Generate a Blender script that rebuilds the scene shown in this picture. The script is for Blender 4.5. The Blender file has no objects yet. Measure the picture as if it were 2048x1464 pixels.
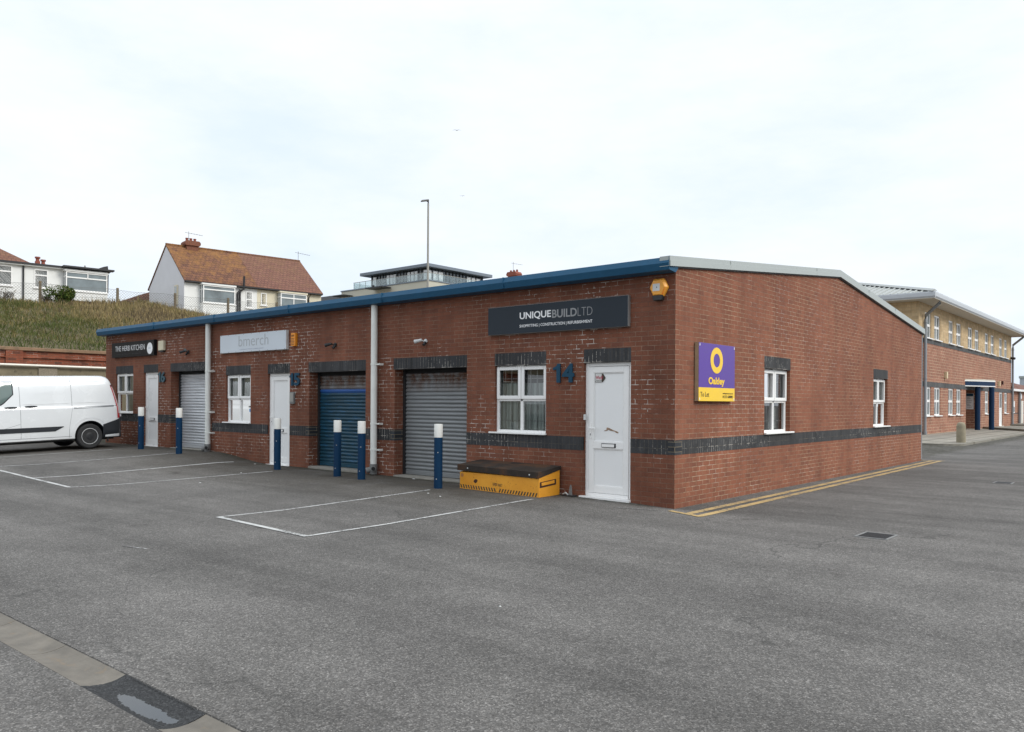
import bpy, bmesh, math, random
from mathutils import Vector, Matrix
random.seed(7)
C = bpy.context.scene.collection
R = math.radians
sc = bpy.context.scene

# ------------------------------------------------------------------ ground height
def lerp_table(tab, x):
    if x <= tab[0][0]: return tab[0][1]
    for (a, p), (b, q) in zip(tab, tab[1:]):
        if x <= b: return p + (q - p) * (x - a) / (b - a)
    return tab[-1][1]
def smooth(t):
    t = max(0.0, min(1.0, t)); return t * t * (3 - 2 * t)
def g(x, y):
    base = lerp_table([(-60, .11), (-11, .10), (-4.3, .09), (-1.7, .05), (-.75, .03), (0, 0)], x)
    rise = .19 * smooth((-10.75 - x) / 2.4)
    at_wall = base + rise                                   # along the foot of the row
    out = .026 * max(0, min(7.5, -9.5 - x))                 # gentler fall further out in the yard
    if y >= -1: z = at_wall
    elif y >= -5:
        t = (-1 - y) / 4; z = (base * max(0, 1 - t * 1.33) + rise * (1 - t)) + out * t
    else: z = out * max(0, 1 - (-5 - y) / 7)
    if -8.945 < y < -8.685 and -6 < x < 9:                 # dished drainage channel
        z -= .055
    return z

# ------------------------------------------------------------------ materials
def nodes(name):
    m = bpy.data.materials.new(name); m.use_nodes = True
    nt = m.node_tree; b = nt.nodes['Principled BSDF']
    return m, nt, b
def N(nt, typ, **kw):
    n = nt.nodes.new(typ)
    for k, v in kw.items():
        if k in n.inputs: n.inputs[k].default_value = v
        else: setattr(n, k, v)
    return n
def L(nt, a, b): nt.links.new(a, b)
def rgba(c): return (c[0], c[1], c[2], 1)
def ramp(nt, src, stops):
    r = nt.nodes.new('ShaderNodeValToRGB')
    e = r.color_ramp.elements
    while len(e) < len(stops): e.new(.5)
    for el, (p, c) in zip(e, stops):
        el.position = p; el.color = rgba(c) if isinstance(c, (tuple, list)) else (c, c, c, 1)
    if src is not None: L(nt, src, r.inputs[0])
    return r
def mixc(nt, fac, a, b, mode='MIX'):
    m = nt.nodes.new('ShaderNodeMix'); m.data_type = 'RGBA'; m.blend_type = mode
    for i, v in ((0, fac), (6, a), (7, b)):
        sock = m.inputs[i]
        if isinstance(v, bpy.types.NodeSocket): L(nt, v, sock)
        elif isinstance(v, (tuple, list)): sock.default_value = rgba(v)
        else: sock.default_value = v if i == 0 else (v, v, v, 1)
    return m.outputs[2]
def math_(nt, op, a, b=None, c=None):
    m = nt.nodes.new('ShaderNodeMath'); m.operation = op
    for i, v in enumerate((a, b, c)):
        if v is None: continue
        if isinstance(v, bpy.types.NodeSocket): L(nt, v, m.inputs[i])
        else: m.inputs[i].default_value = v
    return m.outputs[0]
def pos(nt):
    return nt.nodes.new('ShaderNodeNewGeometry').outputs['Position']
def noise(nt, scale, detail=3, rough=.55, vec=None, dist=0):
    n = N(nt, 'ShaderNodeTexNoise', Scale=scale, Detail=detail, Roughness=rough, Distortion=dist)
    L(nt, vec if vec is not None else pos(nt), n.inputs['Vector'])
    return n.outputs['Fac']
def mapped(nt, scale, src=None):
    mp = nt.nodes.new('ShaderNodeMapping'); mp.inputs['Scale'].default_value = scale
    L(nt, src if src is not None else pos(nt), mp.inputs['Vector'])
    return mp.outputs['Vector']
def bump(nt, b, h, strength=.3, dist=.01):
    bn = N(nt, 'ShaderNodeBump', Strength=strength, Distance=dist)
    L(nt, h, bn.inputs['Height']); L(nt, bn.outputs['Normal'], b.inputs['Normal'])

def plain(name, col, rough=.5, metal=0, vary=.12, scale=6, dirt=None, bmp=0, coat=0):
    m, nt, b = nodes(name)
    f = noise(nt, scale, 5, .6)
    r = ramp(nt, f, [(.3, tuple(c * (1 - vary) for c in col)), (.7, tuple(min(1, c * (1 + vary)) for c in col))])
    out = r.outputs[0]
    if dirt:
        f2 = noise(nt, dirt[0], 6, .7)
        r2 = ramp(nt, f2, [(dirt[1], 0.), (dirt[1] + .12, 1.)])
        out = mixc(nt, r2.outputs[0], out, dirt[2])
    L(nt, out, b.inputs['Base Color'])
    rr = ramp(nt, f, [(.3, max(0, rough - .08)), (.7, min(1, rough + .08))])
    L(nt, rr.outputs[0], b.inputs['Roughness'])
    b.inputs['Metallic'].default_value = metal
    if coat: b.inputs['Coat Weight'].default_value = coat; b.inputs['Coat Roughness'].default_value = .06
    if bmp: bump(nt, b, noise(nt, 60, 4), bmp, .004)
    return m

def brick_uv(nt, soldier=False, gable_rot=None):
    geo = nt.nodes.new('ShaderNodeNewGeometry')
    sp = nt.nodes.new('ShaderNodeSeparateXYZ'); L(nt, geo.outputs['Position'], sp.inputs[0])
    sn = nt.nodes.new('ShaderNodeSeparateXYZ'); L(nt, geo.outputs['True Normal'], sn.inputs[0])
    ax = math_(nt, 'ABSOLUTE', sn.outputs[0])
    t = math_(nt, 'GREATER_THAN', ax, .6)
    d = math_(nt, 'SUBTRACT', sp.outputs[1], sp.outputs[0])
    u = math_(nt, 'MULTIPLY_ADD', d, t, sp.outputs[0])
    cb = nt.nodes.new('ShaderNodeCombineXYZ')
    if soldier:
        L(nt, sp.outputs[2], cb.inputs[0]); L(nt, u, cb.inputs[1])
    else:
        L(nt, u, cb.inputs[0]); L(nt, sp.outputs[2], cb.inputs[1])
    return cb.outputs[0], u, sp.outputs[2]

def brick_mat(name, c1, c2, dark, mortar_a, mortar_b, white=0., soldier=False, zoff=0, bw=.225, bh=.075, mort=.0047, wthr=(.47, .57), bw_soldier=.45, uoff=0., tone=.35):
    m, nt, b = nodes(name)
    vec, u, z = brick_uv(nt, soldier)
    mp = nt.nodes.new('ShaderNodeMapping'); mp.inputs['Location'].default_value = (uoff, zoff, 0) if not soldier else (0, uoff, 0)
    L(nt, vec, mp.inputs['Vector'])
    # small wobble so joints are not ruler straight
    br = nt.nodes.new('ShaderNodeTexBrick')
    br.offset = 0. if soldier else .5
    br.inputs['Scale'].default_value = 1
    br.inputs['Brick Width'].default_value = bw_soldier if soldier else bw
    br.inputs['Row Height'].default_value = bh
    br.inputs['Mortar Size'].default_value = mort
    br.inputs['Mortar Smooth'].default_value = .15
    br.inputs['Bias'].default_value = -.1
    br.inputs['Color1'].default_value = rgba(c1); br.inputs['Color2'].default_value = rgba(c2)
    br.inputs['Mortar'].default_value = rgba(c1)
    L(nt, mp.outputs[0], br.inputs['Vector'])
    # a second brick lookup for occasional dark bricks
    br2 = nt.nodes.new('ShaderNodeTexBrick'); br2.offset = br.offset
    for k in ('Scale', 'Brick Width', 'Row Height'): br2.inputs[k].default_value = br.inputs[k].default_value
    br2.inputs['Mortar Size'].default_value = 0
    br2.inputs['Color1'].default_value = (0, 0, 0, 1); br2.inputs['Color2'].default_value = (1, 1, 1, 1)
    mp2 = nt.nodes.new('ShaderNodeMapping')
    mp2.inputs['Location'].default_value = ((uoff + .225 * 38, zoff + .075 * 26, 0) if not soldier else (0, uoff + 3.0, 0))
    L(nt, vec, mp2.inputs['Vector']); L(nt, mp2.outputs[0], br2.inputs['Vector'])
    rsel = ramp(nt, br2.outputs['Color'], [(.66, 0.), (1., .9)])
    col = mixc(nt, rsel.outputs[0], br.outputs['Color'], dark)
    # surface grain and broad weathering
    gr = ramp(nt, noise(nt, 45, 4, .7), [(.3, .82), (.7, 1.14)])
    col = mixc(nt, 1., col, gr.outputs[0], 'MULTIPLY')
    wz = ramp(nt, noise(nt, .7, 5, .65), [(.3, 1 - tone), (.7, 1.12)])
    col = mixc(nt, 1., col, wz.outputs[0], 'MULTIPLY')
    st = ramp(nt, noise(nt, 1, 5, .7, mapped(nt, (3.2, 3.2, .35))), [(.42, .86), (.6, 1.04)])
    col = mixc(nt, 1., col, st.outputs[0], 'MULTIPLY')
    # mortar: dark in places, pale in others, crisp lime bloom in patches
    mo = mixc(nt, ramp(nt, noise(nt, .9, 5, .7), [wthr_ for wthr_ in ((.40, 0.), (.60, 1.))]).outputs[0], mortar_a, mortar_b)
    mo = mixc(nt, ramp(nt, noise(nt, 9, 4, .7), [(.40, 0.), (.62, .75)]).outputs[0], mo, mortar_a)
    if white:
        wa = ramp(nt, noise(nt, .55, 4, .6), [(wthr[0], 0.), (wthr[1], 1.)]).outputs[0]
        wb = ramp(nt, noise(nt, 5.5, 5, .75), [(.50, 0.), (.54, 1.)]).outputs[0]
        wf = math_(nt, 'MULTIPLY', math_(nt, 'MULTIPLY', wa, wb), white)
        mo = mixc(nt, wf, mo, (.62, .58, .52))
    fin = mixc(nt, br.outputs['Fac'], col, mo)
    L(nt, fin, b.inputs['Base Color'])
    b.inputs['Roughness'].default_value = .82
    b.inputs['Specular IOR Level'].default_value = .25
    h = math_(nt, 'SUBTRACT', math_(nt, 'MULTIPLY', noise(nt, 70, 3), .35), br.outputs['Fac'])
    bump(nt, b, h, .5, .006)
    return m

RED1, RED2, REDD = (.255, .082, .048), (.335, .122, .074), (.165, .062, .044)
M = {}
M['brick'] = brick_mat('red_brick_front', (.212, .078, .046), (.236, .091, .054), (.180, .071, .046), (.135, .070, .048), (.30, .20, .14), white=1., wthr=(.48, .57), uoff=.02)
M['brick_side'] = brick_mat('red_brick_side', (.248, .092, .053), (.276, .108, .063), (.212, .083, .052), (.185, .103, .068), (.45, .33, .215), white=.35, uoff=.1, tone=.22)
M['blue_soldier'] = brick_mat('blue_brick_soldier', (.050, .051, .054), (.062, .063, .066), (.040, .041, .043), (.032, .032, .032), (.15, .13, .105), white=.7, soldier=True, mort=.004, wthr=(.45, .56), tone=.3)
M['blue_quoin'] = brick_mat('blue_brick_quoin', (.044, .048, .054), (.066, .07, .076), (.03, .032, .036), (.16, .13, .09), (.26, .21, .14), zoff=-.03 + .0, bw=.4, tone=.2)
M['yellow_brick'] = brick_mat('buff_brick', (.57, .41, .235), (.66, .50, .30), (.46, .33, .19), (.42, .31, .19), (.56, .44, .29), zoff=.02, mort=.008, tone=.12, bw=.45, bh=.15)
M['office_red'] = brick_mat('office_red_brick', (.32, .150, .097), (.38, .185, .125), (.27, .13, .09), (.36, .22, .15), (.70, .55, .40), zoff=.01, mort=.010, tone=.18, bh=.15, bw=.45)
M['office_blue'] = brick_mat('office_blue_brick', (.085, .088, .092), (.13, .132, .132), (.07, .07, .07), (.09, .085, .08), (.2, .18, .16), soldier=True, mort=.004)
M['old_brick'] = brick_mat('old_orange_brick', (.30, .085, .045), (.38, .125, .068), (.11, .05, .036), (.09, .06, .045), (.30, .2, .14), white=.6, tone=.45)
M['paver'] = brick_mat('paver', (.30, .275, .235), (.40, .37, .31), (.22, .20, .17), (.12, .11, .09), (.16, .15, .12))

def tile_mat(name, c1, c2, mos, mamt, h):
    m, nt, b = nodes(name)
    p = pos(nt)
    du = nt.nodes.new('ShaderNodeVectorMath'); du.operation = 'DOT_PRODUCT'; du.inputs[1].default_value = (h[0], h[1], 0); L(nt, p, du.inputs[0])
    sp = nt.nodes.new('ShaderNodeSeparateXYZ'); L(nt, p, sp.inputs[0])
    cb = nt.nodes.new('ShaderNodeCombineXYZ'); L(nt, du.outputs['Value'], cb.inputs[0]); L(nt, sp.outputs[2], cb.inputs[1])
    br = N(nt, 'ShaderNodeTexBrick'); br.offset = .5
    for k, v in (('Scale', 1), ('Brick Width', .27), ('Row Height', .19), ('Mortar Size', .014), ('Mortar Smooth', .3)): br.inputs[k].default_value = v
    br.inputs['Color1'].default_value = rgba(c1); br.inputs['Color2'].default_value = rgba(c2)
    br.inputs['Mortar'].default_value = rgba(tuple(c * .35 for c in c1))
    L(nt, cb.outputs[0], br.inputs['Vector'])
    f = math_(nt, 'ADD', noise(nt, 1.6, 6, .75), math_(nt, 'MULTIPLY', math_(nt, 'SUBTRACT', sp.outputs[2], 11.2), .05))
    col = mixc(nt, math_(nt, 'MULTIPLY', ramp(nt, f, [(.42, 0.), (.66, 1.)]).outputs[0], mamt), br.outputs['Color'], mos)
    col = mixc(nt, 1., col, ramp(nt, noise(nt, 9, 4, .7), [(.3, .7), (.7, 1.2)]).outputs[0], 'MULTIPLY')
    L(nt, col, b.inputs['Base Color']); b.inputs['Roughness'].default_value = .9
    bump(nt, b, math_(nt, 'SUBTRACT', 0, br.outputs['Fac']), .5, .03)
    return m
HH = (.155, .988)
M['tile_lichen'] = tile_mat('lichen_tile', (.12, .050, .028), (.19, .080, .042), (.27, .125, .030), .8, HH)
M['tile_olive'] = tile_mat('olive_tile', (.20, .14, .07), (.27, .19, .10), (.16, .13, .06), .6, HH)
M['tile_red'] = tile_mat('red_tile', (.16, .066, .046), (.20, .088, .060), (.20, .11, .05), .5, HH)

def asphalt():
    m, nt, b = nodes('asphalt')
    vo = N(nt, 'ShaderNodeTexVoronoi', Scale=120.); L(nt, pos(nt), vo.inputs['Vector'])
    sep = nt.nodes.new('ShaderNodeSeparateColor'); L(nt, vo.outputs['Color'], sep.inputs[0])
    stone = ramp(nt, sep.outputs[0], [(0., .058), (.5, .094), (.86, .142), (1., .26)])
    vo2 = N(nt, 'ShaderNodeTexVoronoi', Scale=52.); L(nt, pos(nt), vo2.inputs['Vector'])
    sep2 = nt.nodes.new('ShaderNodeSeparateColor'); L(nt, vo2.outputs['Color'], sep2.inputs[0])
    col = mixc(nt, .22, stone.outputs[0], ramp(nt, sep2.outputs[1], [(0., .05), (.7, .12), (1., .26)]).outputs[0])
    tint = mixc(nt, noise(nt, 30, 2), (1.25, 1.15, 1.05), (1.16, 1.12, 1.07))
    col = mixc(nt, 1., col, tint, 'MULTIPLY')
    # broad wear: traffic polish, tyre tracks, patches
    w1 = ramp(nt, noise(nt, .22, 6, .62), [(.34, .80), (.50, 1.0), (.66, 1.16)]).outputs[0]
    w2 = ramp(nt, noise(nt, 1.4, 6, .72), [(.3, .84), (.7, 1.12)]).outputs[0]
    rot = nt.nodes.new('ShaderNodeMapping'); rot.inputs['Rotation'].default_value = (0, 0, R(24)); rot.inputs['Scale'].default_value = (.16, 1.5, 1); L(nt, pos(nt), rot.inputs['Vector'])
    w3 = ramp(nt, noise(nt, .8, 5, .6, rot.outputs[0]), [(.38, .82), (.55, 1.02), (.66, 1.08)]).outputs[0]
    rot2 = nt.nodes.new('ShaderNodeMapping'); rot2.inputs['Rotation'].default_value = (0, 0, R(-62)); rot2.inputs['Scale'].default_value = (.12, 1.3, 1); L(nt, pos(nt), rot2.inputs['Vector'])
    w4 = ramp(nt, noise(nt, .9, 5, .6, rot2.outputs[0]), [(.36, .86), (.55, 1.02)]).outputs[0]
    for w in (w1, w2, w3, w4): col = mixc(nt, 1., col, w, 'MULTIPLY')
    # oil spots
    oil = ramp(nt, noise(nt, 1.1, 3, .5), [(.70, 0.), (.75, .65)]).outputs[0]
    col = mixc(nt, oil, col, (.038, .034, .031))
    sandy = ramp(nt, noise(nt, 2.3, 4, .7), [(.70, 0.), (.80, .5)]).outputs[0]
    col = mixc(nt, sandy, col, (.16, .135, .09))
    # hairline cracks
    cv = nt.nodes.new('ShaderNodeVectorMath'); cv.operation = 'ADD'; L(nt, pos(nt), cv.inputs[0])
    wob = N(nt, 'ShaderNodeTexNoise', Scale=1.7, Detail=5.); L(nt, pos(nt), wob.inputs['Vector']); L(nt, wob.outputs['Color'], cv.inputs[1])
    ck = N(nt, 'ShaderNodeTexVoronoi', Scale=.16); ck.feature = 'DISTANCE_TO_EDGE'; L(nt, cv.outputs[0], ck.inputs['Vector'])
    cr = ramp(nt, ck.outputs['Distance'], [(.0012, .55), (.0035, 0.)]).outputs[0]
    cr = math_(nt, 'MULTIPLY', cr, ramp(nt, noise(nt, .5, 3), [(.45, 0.), (.6, 1.)]).outputs[0])
    col = mixc(nt, cr, col, (.03, .03, .028))
    # brown damp dirt gathered along the foot of the long front wall
    sp = nt.nodes.new('ShaderNodeSeparateXYZ'); L(nt, pos(nt), sp.inputs[0])
    near = N(nt, 'ShaderNodeMapRange'); near.inputs[1].default_value = -3.2; near.inputs[2].default_value = -.4; L(nt, sp.outputs[1], near.inputs[0])
    far = N(nt, 'ShaderNodeMapRange'); far.inputs[1].default_value = -1.2; far.inputs[2].default_value = -3.; L(nt, sp.outputs[0], far.inputs[0])
    band = math_(nt, 'MULTIPLY', near.outputs[0], far.outputs[0])
    dn = ramp(nt, noise(nt, 1.9, 6, .72), [(.30, .35), (.60, 1.)]).outputs[0]
    col = mixc(nt, math_(nt, 'MULTIPLY', math_(nt, 'MULTIPLY', band, dn), .85), col, (.056, .047, .034))
    # silt and moss right against the bricks, doubling as painted contact shade
    edge_ = N(nt, 'ShaderNodeMapRange'); edge_.inputs[1].default_value = -.34; edge_.inputs[2].default_value = -.06; L(nt, sp.outputs[1], edge_.inputs[0])
    en = ramp(nt, noise(nt, 6, 6, .75), [(.38, 0.), (.58, .85)]).outputs[0]
    far2 = N(nt, 'ShaderNodeMapRange'); far2.inputs[1].default_value = -.1; far2.inputs[2].default_value = -.5; L(nt, sp.outputs[0], far2.inputs[0])
    col = mixc(nt, math_(nt, 'MULTIPLY', math_(nt, 'MULTIPLY', edge_.outputs[0], en), far2.outputs[0]), col, (.033, .032, .018))
    L(nt, col, b.inputs['Base Color'])
    b.inputs['Roughness'].default_value = .9; b.inputs['Specular IOR Level'].default_value = .25
    h = math_(nt, 'ADD', vo.outputs['Distance'], math_(nt, 'MULTIPLY', noise(nt, 14, 3), .4))
    bump(nt, b, h, .5, .005)
    return m
M['asphalt'] = asphalt()
def wet():
    m, nt, b = nodes('wet_tarmac')
    vo = N(nt, 'ShaderNodeTexVoronoi', Scale=95.); L(nt, pos(nt), vo.inputs['Vector'])
    sep = nt.nodes.new('ShaderNodeSeparateColor'); L(nt, vo.outputs['Color'], sep.inputs[0])
    L(nt, ramp(nt, sep.outputs[0], [(0., .010), (.7, .022), (1., .045)]).outputs[0], b.inputs['Base Color'])
    b.inputs['Roughness'].default_value = .62; b.inputs['Specular IOR Level'].default_value = .35
    bump(nt, b, vo.outputs['Distance'], .6, .006); return m
M['wet'] = wet()
m, nt, b = nodes('puddle_water'); b.inputs['Base Color'].default_value = (.03, .032, .034, 1); b.inputs['Roughness'].default_value = .03; b.inputs['IOR'].default_value = 1.5; b.inputs['Specular IOR Level'].default_value = .55
M['water'] = m
def paint_line(name, col, worn):
    m, nt, b = nodes(name)
    f = noise(nt, 26, 6, .75); f2 = noise(nt, 2.2, 4, .6)
    k = ramp(nt, math_(nt, 'ADD', f, math_(nt, 'MULTIPLY', math_(nt, 'SUBTRACT', f2, .5), .5)), [(worn, 1.), (worn + .08, 0.)])
    c = mixc(nt, k.outputs[0], ramp(nt, f2, [(.3, tuple(x * .85 for x in col)), (.7, col)]).outputs[0], (.11, .105, .1))
    L(nt, c, b.inputs['Base Color']); b.inputs['Roughness'].default_value = .8
    bump(nt, b, noise(nt, 95, 2), .4, .004); return m
M['white_line'] = paint_line('white_line_paint', (.50, .50, .485), .40)
M['faded_line'] = paint_line('faded_line_paint', (.42, .42, .41), .50)
M['yellow_line'] = paint_line('yellow_line_paint', (.50, .35, .15), .40)
M['concrete'] = plain('concrete', (.25, .235, .205), .9, vary=.2, scale=7, dirt=(3, .62, (.15, .13, .10)), bmp=.4)
M['slab'] = plain('channel_concrete', (.150, .134, .112), .9, vary=.25, scale=6, dirt=(9, .60, (.19, .145, .10)), bmp=.45)
M['old_concrete'] = plain('old_concrete', (.20, .17, .11), .95, vary=.22, scale=3, dirt=(5, .58, (.085, .075, .05)), bmp=.6)
M['pebbledash'] = plain('exposed_aggregate', (.25, .215, .16), .95, vary=.35, scale=30, bmp=.6)
M['coping'] = plain('coping_stone', (.24, .15, .09), .9, vary=.2, scale=4, dirt=(3, .57, (.12, .095, .06)), bmp=.4)
M['kerb'] = plain('kerb_stone', (.22, .205, .17), .9, vary=.18, scale=5, dirt=(3, .55, (.13, .115, .085)), bmp=.4)
M['blue_fascia'] = plain('blue_coated_steel', (.020, .088, .165), .45, vary=.08, dirt=(2.2, .66, (.04, .085, .13)))
M['blue_paint'] = plain('navy_paint', (.003, .030, .078), .5, vary=.12, scale=3, dirt=(24, .68, (.012, .04, .085)))
M['white_cap'] = plain('white_bollard_cap', (.74, .73, .69), .5, vary=.05, dirt=(14, .66, (.58, .55, .48)))
M['portico_blue'] = plain('portico_navy', (.006, .026, .068), .4, vary=.06)
M['verge'] = plain('grey_verge_steel', (.37, .40, .385), .42, vary=.04, scale=2, dirt=(2, .62, (.32, .345, .33)))
M['verge_dark'] = plain('verge_shadow_gap', (.05, .055, .055), .6)
M['roof_grey'] = plain('roof_sheet_grey', (.36, .375, .36), .5, vary=.06)
M['upvc'] = plain('white_upvc', (.85, .84, .82), .33, vary=.025, scale=2)
M['upvc_old'] = plain('cream_upvc', (.76, .73, .64), .4, vary=.05, scale=3)
M['upvc_panel'] = plain('white_upvc_panel', (.82, .82, .81), .33, vary=.02, scale=1.5)
M['pipe_cream'] = plain('pale_grey_pipe', (.76, .765, .72), .45, vary=.05, scale=4, dirt=(7, .66, (.60, .60, .54)))
M['pipe_grey'] = plain('grey_pipe', (.22, .235, .25), .45, vary=.06)
M['iron'] = plain('weathered_grey_iron', (.18, .18, .175), .7, vary=.2, scale=12)
M['black'] = plain('black_plastic', (.02, .021, .023), .5, vary=.1)
M['dark_gap'] = plain('dark_gap', (.012, .012, .012), .9)
M['rubber'] = plain('tyre_rubber', (.022, .022, .023), .8, vary=.2, scale=20, bmp=.2)
M['sign_black'] = plain('sign_black', (.012, .0125, .014), .45, vary=.1)
M['sign_slate'] = plain('sign_slate', (.028, .036, .046), .5, vary=.06, scale=2)
M['sign_silver'] = plain('sign_silver', (.62, .67, .72), .42, vary=.03, scale=1.2)
M['sign_edge'] = plain('sign_tray_edge', (.36, .37, .36), .4, metal=.4)
M['ink_white'] = plain('white_lettering', (.86, .86, .86), .5, vary=.01)
M['ink_grey'] = plain('grey_lettering', (.27, .275, .28), .5, vary=.02)
M['ink_silver'] = plain('grey_faint_lettering', (.43, .45, .47), .5, vary=.02)
M['ink_faint'] = plain('very_faint_lettering', (.43, .48, .55), .5, vary=.02)
M['ink_dim'] = plain('dim_lettering', (.035, .036, .04), .5, vary=.02)
M['ink_dark'] = plain('dark_lettering', (.055, .045, .03), .6)
M['ink_red'] = plain('red_lettering', (.42, .03, .06), .5)
M['number_blue'] = plain('blue_metal_number', (.014, .060, .105), .5, vary=.08)
M['number_teal'] = plain('faded_teal_number', (.035, .085, .11), .5, vary=.1)
M['purple'] = plain('purple_board', (.095, .040, .30), .4, vary=.08, scale=1.5)
M['board_yellow'] = plain('yellow_board', (.86, .56, .035), .4, vary=.03)
M['wood'] = plain('pale_board_edge', (.36, .27, .17), .8)
M['orange_box'] = plain('orange_plastic', (.82, .36, .045), .4, vary=.03)
M['orange_deep'] = plain('deep_orange_plastic', (.80, .28, .02), .4, vary=.03)
M['cream_box'] = plain('cream_plastic', (.66, .60, .44), .45, vary=.04)
M['label_grey'] = plain('pale_label', (.62, .63, .62), .5)
M['office_cream'] = plain('cream_light_fitting', (.66, .54, .34), .5)
M['stone'] = plain('bollard_stone', (.27, .235, .165), .95, vary=.14, scale=6, bmp=.4)
M['soffit'] = plain('soffit_board', (.56, .52, .44), .7, vary=.03)
M['gutter'] = plain('silver_gutter', (.45, .47, .49), .38, vary=.04)
M['render_white'] = plain('white_render', (.78, .78, .76), .85, vary=.04, scale=1.2, dirt=(1.5, .70, (.66, .66, .63)))
M['render_cream'] = plain('cream_render', (.66, .60, .46), .85, vary=.04)
M['render_shaded'] = plain('white_render_shaded', (.62, .62, .64), .9, vary=.03, scale=1)  # white render greyed to paint shade on the gable turned from the sun
M['black_gutter'] = plain('black_gutter', (.018, .018, .02), .5)
M['terracotta'] = plain('terracotta', (.24, .07, .045), .85, vary=.2, scale=8)
M['chimney_brick'] = plain('chimney_brick', (.19, .075, .045), .9, vary=.3, scale=9)
M['grey_clad'] = plain('slate_grey_cladding', (.16, .19, .225), .5, vary=.04)
M['grey_block'] = plain('grey_render', (.115, .12, .135), .7, vary=.05)
M['cream_wall'] = plain('pale_stone_render', (.50, .48, .40), .85, vary=.05, scale=.6)
M['panel_pale'] = plain('pale_panel', (.80, .80, .80), .5)
M['steel_post'] = plain('galvanised_post', (.30, .29, .26), .5, vary=.06)
M['fence_wood'] = plain('fence_post_concrete', (.17, .13, .08), .9, vary=.2, scale=10)
M['wire'] = plain('fence_wire', (.18, .18, .17), .6)
M['leaf'] = None
M['grey_box'] = plain('far_grey_cladding', (.42, .45, .48), .6)
M['van_white'] = plain('white_van_paint', (.70, .72, .735), .26, vary=.03, scale=1.3, coat=.8, dirt=(1.1, .66, (.60, .61, .61)))
M['van_dark'] = plain('van_black_trim', (.028, .031, .036), .62, vary=.1)
M['rim'] = plain('steel_wheel_silver', (.62, .63, .64), .4, metal=.15, vary=.05)
M['gap_grey'] = plain('panel_gap', (.16, .17, .18), .8)
M['lamp_red'] = plain('red_lens', (.42, .012, .02), .15)
M['lamp_clear'] = plain('clear_lens', (.55, .42, .42), .12)
M['paper'] = plain('paper_white', (.66, .66, .64), .8)
M['blue_card'] = plain('blue_card', (.09, .28, .55), .6)
M['bar'] = plain('window_bar', (.40, .40, .39), .5)
M['scuff'] = plain('exposed_brown_core', (.30, .20, .135), .9, vary=.35, scale=40)
M['litter'] = plain('white_litter', (.50, .50, .48), .8)
M['gull'] = plain('bird_grey', (.25, .25, .26), .8)

def shutter(name, base, rough, metal, rust=False, chip=None):
    m, nt, b = nodes(name)
    f = noise(nt, 2.5, 5, .6, mapped(nt, (.6, 1, 8)))
    col = ramp(nt, f, [(.3, tuple(c * .84 for c in base)), (.7, tuple(min(1, c * 1.12) for c in base))]).outputs[0]
    if rust:
        sp = nt.nodes.new('ShaderNodeSeparateXYZ'); L(nt, pos(nt), sp.inputs[0])
        hi = N(nt, 'ShaderNodeMapRange'); hi.inputs[1].default_value = 1.75; hi.inputs[2].default_value = 2.02; L(nt, sp.outputs[2], hi.inputs[0])
        rn = ramp(nt, noise(nt, 7, 6, .75, mapped(nt, (1, 1, .5))), [(.36, 0.), (.58, 1.)]).outputs[0]
        col = mixc(nt, math_(nt, 'MULTIPLY', hi.outputs[0], rn), col, (.115, .055, .03))
    if chip:
        cn = ramp(nt, noise(nt, 5, 6, .75, mapped(nt, (.7, 1, 5))), [(.54, 0.), (.60, 1.)]).outputs[0]
        col = mixc(nt, cn, col, chip)
    L(nt, col, b.inputs['Base Color'])
    b.inputs['Roughness'].default_value = rough; b.inputs['Metallic'].default_value = metal
    return m
M['shutter_grey'] = shutter('grey_steel_shutter', (.235, .245, .25), .5, .35, rust=True)
M['shutter_blue'] = shutter('blue_painted_shutter', (.008, .050, .080), .38, .1, chip=(.012, .085, .17))
M['shutter_bright'] = shutter('bright_blue_slat', (.02, .10, .34), .4, .1)
M['shutter_galv'] = shutter('galvanised_shutter', (.62, .64, .66), .36, .55)

def vault_paint():
    m, nt, b = nodes('orange_yellow_steel')
    col = ramp(nt, noise(nt, 3, 4), [(.3, (.70, .285, .020)), (.7, (.80, .36, .032))]).outputs[0]
    rn = ramp(nt, noise(nt, 30, 5, .7), [(.60, 0.), (.66, 1.)]).outputs[0]
    rm = ramp(nt, noise(nt, 3.2, 3, .6), [(.42, 0.), (.58, 1.)]).outputs[0]
    col = mixc(nt, math_(nt, 'MULTIPLY', rn, rm), col, (.26, .055, .015))
    L(nt, col, b.inputs['Base Color']); b.inputs['Roughness'].default_value = .42; return m
M['vault'] = vault_paint()
M['vault_lid'] = plain('worn_dark_lid', (.040, .032, .027), .75, vary=.3, scale=2.2, dirt=(2.2, .50, (.085, .045, .026)))
M['vault_badge'] = plain('faded_badge', (.42, .17, .05), .7, vary=.3, scale=30)
M['vault_rust'] = plain('bare_rust', (.055, .022, .014), .9, vary=.3)

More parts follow.
